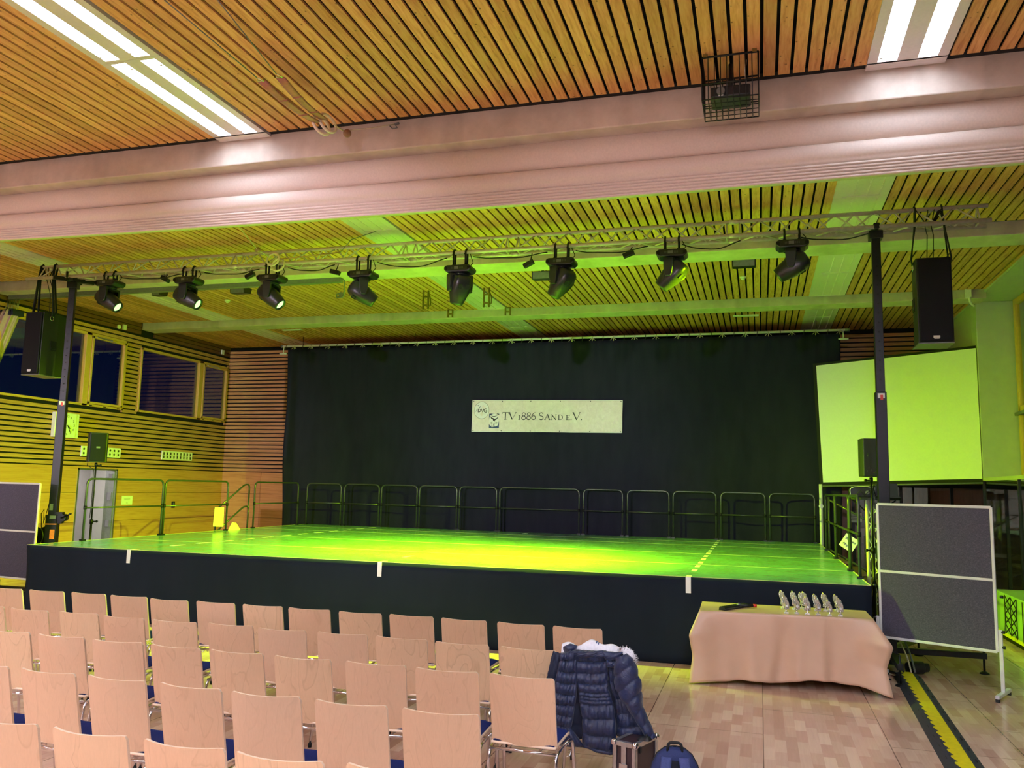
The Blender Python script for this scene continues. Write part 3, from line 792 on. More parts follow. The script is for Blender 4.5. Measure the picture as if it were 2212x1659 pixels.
# ------------------------------------------------------------------ guard rails
def rail_panel(label, a, b, group, posts=True, h=0.985, base=1.0, slope=0.0):
    """one tube panel between the floor points a and b"""
    a, b = Vector((*a, base)), Vector((*b, base)); d = b-a; L = d.length; ang = math.atan2(d.y, d.x)
    root = thing('guard_rail', label, 'guard rail', a, ang, group)
    MB().tube(fillet([(0.0, 0, 0.0), (0.0, 0, h), (L, 0, h), (L, 0, 0.0)], 0.12, 6), 0.018, 10).build('frame_tube', 'rail_steel', root)
    MB().tube([(0, 0, h*0.53), (L, 0, h*0.53)], 0.014, 8).build('middle_bar', 'rail_steel', root)
    for x in (0.0, L):
        MB().cyl((x, 0, h*0.53-0.03), (x, 0, h*0.53+0.03), 0.026, 10).build('clamp', 'black_metal', root)
        MB().box((x, 0, 0.012), (0.07, 0.07, 0.024)).build('foot_plate', 'black_metal', root)
    return root
def rails():
    xs = [(-10.57, -9.66), (-9.56, -8.66), (-8.59, -7.69), (-7.62, -6.7), (-6.63, -5.74), (-5.66, -3.83), (-3.73, -2.87), (-2.76, -1.87), (-1.78, -0.89), (-0.79, 0.1), (0.19, 1.07)]
    for i, (a, b) in enumerate(xs):
        lab = 'double-width dark tube guard rail in the middle of the stage back edge' if i == 5 else 'dark tube guard rail, %s from the left along the stage back edge' % ORD[i]
        rail_panel(lab, (a, 18.33), (b, 18.34), 'guard rails along the back of the stage')
    rail_panel('dark tube guard rail on the stage left side, nearest the lifting tower', (-10.37, 11.09), (-10.39, 12.93), 'guard rails on the left side of the stage')
    rail_panel('dark tube guard rail on the stage left side, carrying the white paper sheet', (-10.40, 13.0), (-10.42, 14.92), 'guard rails on the left side of the stage')
    rail_panel('dark tube guard rail on the stage left side, behind the stair gap', (-10.50, 16.0), (-10.56, 17.9), 'guard rails on the left side of the stage')
    rail_panel('dark tube guard rail on the stage right side, furthest from the audience', (1.13, 16.2), (1.13, 14.25), 'guard rails on the right side of the stage')
    rail_panel('dark tube guard rail on the stage right side, with the tilted yellow-lit sign', (1.13, 14.15), (1.135, 12.15), 'guard rails on the right side of the stage')
    rail_panel('narrow dark tube guard rail on the stage right side, nearest the pinboard', (1.135, 12.02), (1.14, 11.02), 'guard rails on the right side of the stage')
    # stairs, left: hand rail sloping down behind the stage edge
    root = thing('stage_stairs', 'stairs with dark sloping handrail at the left side of the stage', 'stairs', (-11.3, 15.5, 0))
    hr = MB()
    for z in (1.93, 1.46): hr.tube(fillet([(-10.62, 15.97, z-0.2), (-10.62, 15.97, z), (-10.62, 15.80, z), (-10.62, 14.85, z-0.52)], 0.08), 0.018, 8)
    hr.tube([(-10.62, 15.97, 0.8), (-10.62, 15.97, 1.8)], 0.018, 8).tube([(-10.62, 14.85, 0.2), (-10.62, 14.85, 1.41)], 0.018, 8)
    hr.build('handrail', 'rail_steel', root, world=True)
    for k in range(4): MB().span((-11.5, 15.6-0.3*k, 0.76-0.2*k), (-10.66, 15.95-0.3*k, 0.8-0.2*k)).build('tread', 'step_wood', root, world=True)
    st = MB()
    for x in (-11.48, -10.68): st.prism([(15.95, 0.76), (14.55, 0.0), (14.75, 0.0), (15.95, 0.62)], 'x', x-0.02, x+0.02)
    st.build('stringer', 'black_metal', root, world=True)
    # stairs, right
    root = thing('stage_stairs', 'stairs with pale wooden treads and handrail at the right side of the stage', 'stairs', (1.8, 17.2, 0))
    for k, (z, x) in enumerate(((0.80, 1.2), (0.6, 1.5), (0.4, 1.8), (0.2, 2.1))):
        MB().span((x, 16.4, z-0.04), (x+0.34, 18.0, z)).build('tread', 'step_wood', root, world=True)
    st = MB()
    for y in (16.42, 17.98): st.prism([(1.2, 0.76), (2.44, 0.16), (2.44, 0.0), (2.3, 0.0), (1.2, 0.6)], 'y', y-0.02, y+0.02)
    st.build('stringer', 'black_metal', root, world=True)
    hr = MB()
    for z in (1.9, 1.0): hr.tube([(1.2, 16.42, z), (2.5, 16.42, z-0.72)], 0.02, 8)
    hr.tube([(1.2, 16.42, 0.8), (1.2, 16.42, 1.95)], 0.02, 8).tube([(2.46, 16.42, 0), (2.46, 16.42, 1.2)], 0.02, 8)
    hr.build('handrail', 'rail_steel', root, world=True)
    # low platform steps nearer the audience on the right, in front of the stairs
    root = thing('step_platform', 'low yellowish wooden platform beside the right stage stairs', 'platform', (1.75, 15.1, 0))
    MB().span((1.3, 14.3, 0.44), (2.4, 15.9, 0.50)).build('top_board', 'step_wood', root, world=True, bevel=0.01)
    lg = MB()
    for x in (1.35, 2.35):
        for y in (14.35, 15.85): lg.span((x-0.03, y-0.03, 0), (x+0.03, y+0.03, 0.44))
    lg.build('leg', 'black_metal', root, world=True)
    # paper notices
    q = [at(460, 1137, x=-10.392), at(482, 1138, x=-10.392), at(484, 1096, x=-10.392), at(464, 1096, x=-10.392)]
    mark(MB().quadbox(q, 0.002).build('paper_sheet', 'paper'), 'white paper sheet taped upright to the left stage guard rail', 'sheet')
    root = thing('paper_notice', 'small folded paper notice leaning at the left stage stairs', 'sheet', (-10.33, 14.85, 1.0))
    q = [Vector(p) for p in ((0, 0.02, 0.0), (0.02, 0.42, 0.0), (-0.05, 0.36, 0.14), (-0.05, 0.22, 0.16))]
    MB().quadbox(q, 0.002).build('sheet', 'paper', root)
    MB().quadbox([q[0].lerp(q[2], 0.35)+Vector((0.004, 0, 0)), q[0].lerp(q[2], 0.5)+Vector((0.004, 0.06, 0)), q[0].lerp(q[2], 0.62)+Vector((0.004, 0.06, 0)), q[0].lerp(q[2], 0.5)+Vector((0.004, 0, 0))], 0.002).build('arrow_mark', 'ink', root)
    # tilted exit sign on the right rail (faces the audience)
    c = at(1834, 1173, y=13.0)
    root = thing('exit_sign', 'tilted white paper sign lettered Bühnen Abgang on the right stage rail', 'sign', c, math.radians(-8))
    R = Matrix.Rotation(math.radians(33), 4, 'Y')
    mb = MB().box((0, 0, 0), (0.20, 0.004, 0.20), R.to_3x3()); mb.build('sheet', 'paper', root)
    for t, z in (('Bühnen', 0.04), ('Abgang', -0.04)):
        lettering(t, 'lettering', 'ink', root, Matrix.Translation((0, -0.005, 0)) @ R @ Matrix.Translation((0, 0, z)) @ FACE_CAM, 0.05)
rails()

# ------------------------------------------------------------------ back curtain, rail, banner
YC = 18.75
def curtain():
    a, b = at(610, 748, y=YC), at(1828, 713, y=YC); zr = (a.z+b.z)/2
    root = thing('curtain_rail', 'white tube the black curtain hangs from, tied with cords', 'curtain rail', ((a.x+b.x)/2, YC, zr))
    MB().cyl((a.x, YC, zr), (b.x, YC, zr), 0.026, 12).build('tube', 'white_paint', root, world=True)
    MB().cyl((a.x-0.03, YC, zr), (a.x+0.02, YC, zr), 0.036).cyl((b.x-0.02, YC, zr), (b.x+0.07, YC, zr), 0.036).build('end_cap', 'grey_metal', root, world=True)
    n = 56
    for k in range(n):
        x = a.x+0.12+(b.x-a.x-0.25)*k/(n-1)
        mb = MB().tube([(x, YC-0.032, zr-0.09), (x+0.01, YC-0.034, zr), (x+0.012, YC, zr+0.034), (x+0.01, YC+0.034, zr), (x, YC+0.02, zr-0.09)], 0.007, 5)
        if k % 2: mb.tube([(x, YC-0.034, zr-0.02), (x-0.07, YC-0.04, zr-0.085)], 0.006, 5).tube([(x, YC-0.034, zr-0.02), (x+0.07, YC-0.04, zr-0.08)], 0.006, 5)
        mb.build('tie_cord', 'black_metal' if k % 2 == 0 else 'rope', root, world=True)
    hg = MB()
    for k in range(5):
        x = a.x+0.6+(b.x-a.x-1.2)*k/4; hg.cyl((x, YC, zr), (x, YC, ZC), 0.006, 6)
    hg.build('suspension_wire', 'black_metal', root, world=True)
    for i, (px, py) in enumerate(((612, 764), (1822, 732))):
        p = at(px, py, y=YC-0.02)
        cl = MB().cyl((p.x-0.1, p.y, p.z), (p.x+0.1, p.y, p.z), 0.02).cyl((p.x, p.y, p.z), (p.x, YC, zr), 0.012)
        cl.build('end_clamp', 'white_paint', root, world=True)
    xa, xb = at(621, 756, y=YC).x, at(1815, 716, y=YC).x
    folds = [(random.random()*2*PI, random.uniform(2.2, 9)) for _ in range(9)]
    def fn(u, v):
        # left hem drifts outwards downwards, right hem pulled in
        l = xa+0.10*v+0.08*math.sin(v*9)*min(1, v*2)*(1-v); r = xb-0.08*v
        x = l+(r-l)*u
        amp = 0.012+0.035*v
        y = 0
        for (ph, fr) in folds: y += math.sin(x*fr+ph+0.5*math.sin(v*2+ph))
        y *= amp*0.26
        y += 0.05*max(0, math.sin(x*2.1+0.7))**6*v
        # diagonal drag lines towards the right top corner
        w = max(0.0, (u-0.80)/0.2)
        y += 0.06*w*math.sin(26*(u+0.16*v*(1+w)))*min(1, v*2.5)
        # ruched top edge
        y += 0.02*math.sin(x*26)*max(0, 1-v*8)
        return (x, YC+0.03+y, zr-0.07-(zr-0.09)*v)
    mark(MB().grid(fn, 260, 40).build('backdrop_curtain', 'black_curtain', fix=False, solid=0.004), 'wide black stage curtain closing the back of the stage', 'curtain')
    # banner
    q = [at(1000+a_/6.144, 840+b_/6.144, y=YC-0.045) for a_, b_ in ((112, 568), (2113, 585), (2120, 150), (130, 150))]
    root = thing('club_banner', 'pale banner lettered TV 1886 Sand e.V. hung on the black curtain', 'banner', (q[0]+q[1]+q[2]+q[3])/4)
    o = Vector(root.location)
    def P(u, v, d=0.0):  # u right, v up, in the banner plane
        p = (q[0]*(1-u)+q[1]*u)*(1-v)+(q[3]*(1-u)+q[2]*u)*v
        w = 0.010*math.sin(u*21+3*v)+0.007*math.sin(u*47-9*v+1)*(1-v*0.5)+0.012*math.sin(u*9+v*6)
        return p+Vector((0, w-d, 0))
    MB().grid(lambda u, v: P(u, v), 90, 20).build('cloth', 'banner_cloth', root, world=True, solid=0.003)
    hem = MB()
    for (u0, v0, u1, v1) in ((0, 0, 1, 0.022), (0, 0.978, 1, 1), (0, 0, 0.004, 1), (0.996, 0, 1, 1)):
        hem.grid(lambda u, v: P(u0+(u1-u0)*u, v0+(v1-v0)*v, 0.004), 60 if u1-u0 > 0.5 else 1, 1 if u1-u0 > 0.5 else 12)
    hem.build('hem', 'paper', root, world=True)
    ey = MB()
    for k in range(6):
        for v in (0.035, 0.965):
            p = P(0.01+0.98*k/5, v, 0.006); ey.lathe([(0.012, 0), (0.012, 0.003)], 10, p, Matrix.Rotation(PI/2, 3, 'X'))
    ey.build('eyelet', 'ink_grey', root, world=True)
    # crop coordinates of the banner -> u, v
    def C(x, y): return ((x-121)/2000, 1-(y-152)/426)
    def stroke(mb, pts, w):
        """flat ribbon along crop points; w one width or a list"""
        n = len(pts); L = []; Rr = []
        for i, p in enumerate(pts):
            a_ = pts[max(0, i-1)]; b_ = pts[min(n-1, i+1)]
            dx, dy = b_[0]-a_[0], b_[1]-a_[1]; l = math.hypot(dx, dy) or 1
            ww = (w[i] if isinstance(w, list) else w)/2
            L.append((p[0]-dy/l*ww, p[1]+dx/l*ww)); Rr.append((p[0]+dy/l*ww, p[1]-dx/l*ww))
        vs = [P(*C(*p), 0.007) for p in L]+[P(*C(*p), 0.007) for p in Rr]
        mb.add(vs, [(i, i+1, n+i+1, n+i) for i in range(n-1)])
    def arc(cx, cy, rx, ry, a0, a1, n=16):
        return [(cx+rx*math.cos(math.radians(a0+(a1-a0)*i/n)), cy+ry*math.sin(math.radians(a0+(a1-a0)*i/n))) for i in range(n+1)]
    ch = {}
    def letter(draw, cat='letter'):
        mb = MB(); draw(mb); mb.build('letter', 'ink', root, world=True, fix=False)
    S_, T_ = 13, 5     # thick and thin strokes
    def serif(mb, x, y, w=26): stroke(mb, [(x-w/2, y), (x+w/2, y)], 5)
    def LT(mb):
        stroke(mb, [(545, 318), (625, 318)], 7); stroke(mb, [(585, 318), (585, 412)], S_); serif(mb, 585, 412, 34); stroke(mb, [(547, 316), (545, 336)], 5); stroke(mb, [(623, 316), (626, 336)], 5)
    def LV(x):
        def f(mb):
            stroke(mb, [(x, 318), (x+44, 412)], S_); stroke(mb, [(x+88, 318), (x+44, 412)], T_); serif(mb, x, 316); serif(mb, x+88, 316)
        return f
    def L1(mb): stroke(mb, [(773, 350), (773, 412)], 11); serif(mb, 773, 412, 26); stroke(mb, [(760, 356), (773, 350)], 5)
    def L8(x):
        def f(mb): stroke(mb, arc(x, 342, 21, 22, 0, 360), 8); stroke(mb, arc(x, 388, 26, 25, 0, 360), 9)
        return f
    def L6(mb): stroke(mb, arc(967, 386, 26, 26, 0, 360), 9); stroke(mb, [(941, 386), (944, 356), (960, 332), (988, 314)], [10, 10, 8, 4])
    def LS(mb): stroke(mb, arc(1068, 342, 22, 22, -20, -270, 14)+arc(1068, 388, 25, 25, -90, 150, 14), [5]+[9]*28+[5]); stroke(mb, [(1090, 318), (1090, 338)], 4); stroke(mb, [(1043, 395), (1043, 414)], 4)
    def LA(mb): stroke(mb, [(1148, 338), (1178, 412)], 11); stroke(mb, [(1148, 338), (1118, 412)], 5); stroke(mb, [(1130, 388), (1166, 388)], 4); serif(mb, 1118, 412); serif(mb, 1178, 412)
    def LN(mb): stroke(mb, [(1208, 345), (1208, 412)], 5); stroke(mb, [(1205, 345), (1262, 412)], 11); stroke(mb, [(1262, 345), (1262, 412)], 5); serif(mb, 1208, 412, 22); serif(mb, 1202, 345, 18); serif(mb, 1262, 345, 22)
    def LD(mb): stroke(mb, [(1300, 345), (1300, 412)], 10); stroke(mb, [(1292, 346), (1315, 346)]+arc(1315, 378, 32, 32, -90, 90, 12)+[(1292, 410)], [5, 5]+[5]*3+[9]*7+[5]*3+[5])
    def LE(mb): stroke(mb, [(1405, 350), (1405, 412)], 10); stroke(mb, [(1396, 351), (1440, 351)], 5); stroke(mb, [(1405, 380), (1432, 380)], 4); stroke(mb, [(1396, 411), (1444, 411)], 5); stroke(mb, [(1440, 349), (1441, 361)], 4); stroke(mb, [(1444, 413), (1446, 399)], 4)
    def LDOT(x):
        def f(mb): stroke(mb, [(x-6, 408), (x+6, 408)], 12)
        return f
    for f in (LT, LV(636), L1, L8(832), L8(900), L6, LS, LA, LN, LD, LE, LDOT(1462), LV(1492), LDOT(1598)): letter(f)
    # round DVG badge
    mb = MB(); cx, cy = 255, 290
    n = 40; ring = arc(cx, cy, 104, 114, 0, 360, n)
    vs = [P(*C(cx, cy), 0.005)]+[P(*C(*p), 0.005) for p in ring]
    mb.add(vs, [(0, i, i+1) for i in range(1, n+1)]); bd = mb.build('round_badge', 'paper', root, world=True, fix=False)
    mb = MB(); stroke(mb, ring, 4); mb.build('ring_line', 'ink_grey', root, world=True, fix=False)
    mb = MB()
    stroke(mb, [(208, 268), (208, 318)], 12); stroke(mb, [(203, 273), (222, 273)]+arc(222, 293, 20, 20, -90, 90, 10)+[(203, 314)], 10)
    stroke(mb, [(252, 270), (268, 318), (285, 270)], 12)
    stroke(mb, arc(312, 294, 22, 23, -40, -320, 14)+[(330, 296), (314, 296)], 11)
    mb.build('badge_letters', 'ink_grey', root, world=True, fix=False)
    mb = MB(); stroke(mb, [(172, 312), (188, 282), (196, 262), (210, 256), (230, 246), (242, 232)], [3, 6, 9, 9, 7, 3]); stroke(mb, [(196, 262), (190, 246), (198, 238), (214, 236)], [8, 8, 6, 3]); stroke(mb, arc(205, 230, 6, 6, 0, 360, 8), 8)
    mb.build('dancer_mark', 'logo_blue', root, world=True, fix=False)
    mb = MB(); stroke(mb, [(180, 339), (312, 339)], 3); mb.build('badge_line', 'rope', root, world=True, fix=False)
    # small crest
    mb = MB(); mb.add([P(*C(x, y), 0.005) for x, y in ((361, 528), (500, 528), (502, 336), (363, 336))], [(0, 1, 2, 3)]); mb.build('crest_field', 'logo_blue', root, world=True, fix=False)
    mb = MB(); rr = arc(432, 432, 64, 95, 0, 360, 36); mb.add([P(*C(432, 432), 0.0065)]+[P(*C(*p), 0.0065) for p in rr], [(0, i, i+1) for i in range(1, 37)]); mb.build('crest_oval', 'paper', root, world=True, fix=False)
    mb = MB(); stroke(mb, [(385, 372), (398, 396), (420, 402), (432, 424), (432, 528)], [8, 14, 18, 22, 8]); stroke(mb, [(484, 384), (470, 404), (450, 410), (434, 430)], [6, 14, 18, 14])
    stroke(mb, [(390, 362), (430, 376), (476, 362)], [4, 10, 4]); stroke(mb, [(366, 342), (396, 338)], 8); stroke(mb, [(470, 338), (500, 344)], 10)
    for k in range(5): stroke(mb, [(386+k*3, 452+k*14), (414, 446+k*15)], 5); stroke(mb, [(450, 446+k*15), (478-k*3, 452+k*14)], 5)
    mb.build('crest_figure', 'ink', root, world=True, fix=False)
    # white upright beside the curtain
    p = at(1776, 1180, y=18.5)
    root = thing('white_upright', 'slim white upright pole at the right end of the black curtain', 'pole', (p.x, 18.56, 0))
    MB().cyl((0, 0, 0), (0, 0, 2.2), 0.035).build('pole', 'white_paint', root); MB().box((0, 0, 0.015), (0.26, 0.2, 0.03)).build('base_plate', 'black_metal', root)
    MB().cyl((0, -0.05, 1.75), (0, 0.05, 1.75), 0.045).build('clamp', 'white_plastic', root)
curtain()

# ------------------------------------------------------------------ lighting truss
YT, ZT, YB1, YB2, ZB = 11.03, 5.517, 10.905, 11.155, 5.296
def truss():
    x0, x1 = -11.70, 2.70
    root = thing('lighting_truss', 'long aluminium triangular truss carrying the moving heads across the stage front', 'truss', ((x0+x1)/2, YT, ZB))
    MB().cyl((-11.62, YT, ZT), (x1, YT, ZT), 0.027, 12).build('top_tube', 'truss_alu', root, world=True)
    MB().cyl((-11.80, YB1, ZB), (x1, YB1, ZB), 0.027, 12).build('lower_tube', 'truss_alu', root, world=True)
    MB().cyl((-11.80, YB2, ZB), (x1, YB2, ZB), 0.025, 12).build('lower_tube', 'truss_alu', root, world=True)
    joints = [-11.62, -7.75, -4.86, -3.3, -0.29, 2.66]
    for a, b in zip(joints, joints[1:]):
        mb = MB(); n = max(2, round((b-a-0.2)/0.235)); n += n % 2
        xs = [a+0.10+(b-a-0.2)*i/n for i in range(n+1)]
        T, F, K = (lambda x: (x, YT, ZT)), (lambda x: (x, YB1, ZB)), (lambda x: (x, YB2, ZB))
        for x in (a+0.08, b-0.08):
            mb.cyl(T(x), F(x), 0.0115, 6).cyl(T(x), K(x), 0.0115, 6).cyl(F(x), K(x), 0.0115, 6)
        for i in range(n):
            p, q = xs[i], xs[i+1]
            if i % 2 == 0: mb.cyl(F(p), T(q), 0.0115, 6).cyl(T(p), K(q), 0.0115, 6).cyl(K(p), F(q), 0.0115, 6)
            else: mb.cyl(T(p), F(q), 0.0115, 6).cyl(K(p), T(q), 0.0115, 6).cyl(F(p), K(q), 0.0115, 6)
        mb.build('brace', 'truss_alu', root, world=True)
    cp = MB()
    for x in joints[1:-1]:
        for (y, z) in ((YT, ZT), (YB1, ZB), (YB2, ZB)): cp.cyl((x-0.05, y, z), (x+0.05, y, z), 0.030, 12)
    cp.build('coupler', 'truss_alu', root, world=True)
    # cables strung along the lower tubes
    for k, (xa, xb, s) in enumerate(((-10.0, -8.8, 0.05), (-6.9, -6.1, 0.07), (-5.4, -4.3, 0.1), (-3.9, -2.8, 0.05), (-2.4, -1.4, 0.06), (-0.95, -0.2, 0.09), (0.55, 1.4, 0.06), (-8.4, -7.4, 0.05))):
        pts = [(xa+(xb-xa)*i/12, YB2-0.1+0.02*math.sin(i), ZB-0.03-s*math.sin(PI*i/12)) for i in range(13)]
        mark(MB().tube(pts, 0.008, 6).build('cable', 'rubber'), 'black cable sagging under the truss %s' % ['between the first and second moving head', 'right of the third moving head', 'right of the fourth moving head', 'right of the fifth moving head', 'right of the sixth moving head', 'right of the seventh moving head', 'right of the eighth moving head', 'between the second and third moving head'][k], 'cable', 'cables on the truss')
    for k, (px, py, a) in enumerate(((357, 603, 28), (540, 595, -25), (1142, 570, -25), (1358, 549, -20), (724, 588, 15))):
        p = at(px, py, y=YB2-0.02)
        root2 = thing('power_plug', 'black plug box hanging on the truss %s' % ['between the first two moving heads', 'left of the third moving head', 'left of the sixth moving head', 'left of the seventh moving head', 'right of the third moving head'][k], 'plug', p, 0, 'plug boxes on the truss')
        MB().box((0, 0, 0), (0.16, 0.07, 0.065), Matrix.Rotation(math.radians(a), 3, 'Y')).build('body', 'black_plastic', root2, bevel=0.008)
        MB().tube([(0.0, 0, 0.0), (0.03, 0, 0.06), (0.05, 0, ZB-p.z)], 0.007, 6).build('lead', 'rubber', root2)
truss()

# ------------------------------------------------------------------ moving heads
def head_mesh():
    mb = MB(); n = 28
    prof = [(-0.215, 0.055, 0.05, 2.6), (-0.205, 0.095, 0.085, 3), (-0.17, 0.125, 0.11, 3.4), (-0.08, 0.14, 0.125, 3.2), (0.03, 0.14, 0.125, 2.8), (0.12, 0.118, 0.112, 2.3), (0.185, 0.10, 0.10, 2), (0.215, 0.096, 0.096, 2), (0.215, 0.080, 0.080, 2), (0.19, 0.076, 0.076, 2)]
    vs = []
    for (z, rx, ry, e) in prof:
        for k in range(n):
            a = 2*PI*k/n; c, s = math.cos(a), math.sin(a)
            vs.append((rx*math.copysign(abs(c)**(2/e), c), ry*math.copysign(abs(s)**(2/e), s), z))
    fs = [(i*n+k, i*n+(k+1) % n, (i+1)*n+(k+1) % n, (i+1)*n+k) for i in range(len(prof)-1) for k in range(n)]
    fs += [tuple(reversed(range(n))), tuple((len(prof)-1)*n+k for k in range(n))]
    return mb.add(vs, fs, True)
def movers():
    spec = [(238, 614, (0.80, 0.10, -0.55)), (408, 608, (0.84, 0.12, -0.46)), (588, 603, (0.74, 0.08, -0.62)), (784.5, 595, (0.70, 0.42, -0.50)),
            (994, 584, (-0.30, 0.30, -0.80)), (1213.5, 569, (-0.55, 0.30, -0.66)), (1452, 551, (-0.62, 0.14, -0.58)), (1711, 531, (-0.78, 0.12, -0.48))]
    for i, (px, py, d) in enumerate(spec):
        p = at(px, py, y=YB1)
        zb = p.z
        look = ['lens glowing green', 'lens glowing green', 'lens glowing green', 'head aimed right', 'head aimed down', 'head aimed left', 'head aimed left', 'head aimed left'][i]
        root = thing('moving_head', 'black moving head spotlight, %s from left on the truss, %s' % (ORD[i], look), 'stage light', (p.x, YB1, zb), 0, 'moving heads on the truss')
        b = MB().prism([(-0.155, -0.05), (0.155, -0.05), (0.20, -0.015), (0.20, 0.03), (0.16, 0.052), (-0.16, 0.052), (-0.20, 0.03), (-0.20, -0.015)], 'y', -0.13, 0.13)
        base = b.build('base', 'head_plastic', root, bevel=0.016, seg=3)
        MB().span((-0.045, -0.134, -0.012), (0.02, -0.129, 0.028)).build('display', 'grey_metal', base)
        k = MB()
        for x in (-0.085, -0.068, 0.04, 0.06, 0.08): k.span((x-0.006, -0.134, -0.006), (x+0.006, -0.129, 0.022))
        k.build('button', 'rail_steel', base)
        h = MB()
        for s in (-1, 1): h.prism([(s*0.150, -0.03), (s*0.19, -0.008), (s*0.19, 0.022), (s*0.150, 0.022)], 'y', -0.135, -0.128)
        h.build('grip_recess', 'dark_gap', base)
        for s in (-1, 1):
            c = MB(); x = s*0.09; zt = ZB-zb
            c.span((x-0.022, -0.03, 0.05), (x+0.022, 0.03, 0.085)).tube(fillet([(x, -0.035, 0.06), (x, -0.045, zt), (x, 0.0, zt+0.05), (x, 0.045, zt), (x, 0.035, 0.06)], 0.03), 0.014, 6).cyl((x, -0.06, zt-0.04), (x, -0.03, zt-0.04), 0.014)
            c.build('clamp', 'black_metal', root)
        F = Vector(d).normalized(); X = Vector((F.y, -F.x, 0)).normalized(); Y = F.cross(X)
        y = MB()
        y.lathe([(0.10, -0.05), (0.11, -0.075), (0.10, -0.085)], 20)
        for s in (-1, 1):
            y.prism([(-0.065, -0.07), (0.065, -0.07), (0.062, -0.2), (0.05, -0.28), (0.03, -0.315), (-0.03, -0.315), (-0.05, -0.28), (-0.062, -0.2)], 'x', s*0.158-0.022, s*0.158+0.022)
        y.prism([(-0.18, -0.07), (0.18, -0.07), (0.18, -0.12), (0.10, -0.10), (-0.10, -0.10), (-0.18, -0.12)], 'y', -0.065, 0.065)
        yk = y.build('yoke', 'head_plastic', root, bevel=0.01)
        yk.rotation_euler = (0, 0, math.atan2(X.y, X.x))
        hd = head_mesh().build('head', 'head_plastic', root)
        hd.matrix_local = Matrix(((X.x, Y.x, F.x, 0), (X.y, Y.y, F.y, 0), (X.z, Y.z, F.z, -0.27), (0, 0, 0, 1)))
        v = MB()
        for s in (-1, 1): v.ball((s*0.06, -0.127, -0.05), 0.035, 10, (1, 0.25, 1.3)); v.ball((s*0.06, 0.127, -0.05), 0.035, 10, (1, 0.25, 1.3))
        # vents sit on the skin of the head
        v = MB()
        for sy in (-1, 1):
            for sx in (-1, 1): v.prism([(sx*0.03, -0.03), (sx*0.085, -0.04), (sx*0.085, -0.10), (sx*0.03, -0.11)], 'y', sy*0.121, sy*0.127)
        v.build('vent', 'dark_gap', hd)
        MB().lathe([(0.074, 0.0), (0.06, 0.012), (0.0005, 0.02)], 24, (0, 0, 0.19)).build('lens', 'lens_green', hd)
        L = bpy.data.lights.new('stage_beam', 'SPOT'); L.energy = SPOT_POWER*(1.5, 1.8, 1.2, 1.8, 1.1, 1.2, 3.0, 3.2)[i]; L.color = GREEN; L.spot_size = math.radians((44, 44, 44, 80, 64, 68, 88, 88)[i]); L.spot_blend = 1.0; L.shadow_soft_size = 0.06
        lo = bpy.data.objects.new('stage_beam', L); COL.objects.link(lo); lo.parent = hd
        lo.location = (0, 0, 0.235); lo.rotation_euler = (PI, 0, 0)
        s = MB().tube([(0.12, 0.05, 0.05), (0.17, 0.06, 0.12), (0.12, 0.05, ZB-zb)], 0.006, 6); s.build('safety_wire', 'black_metal', root)
movers()

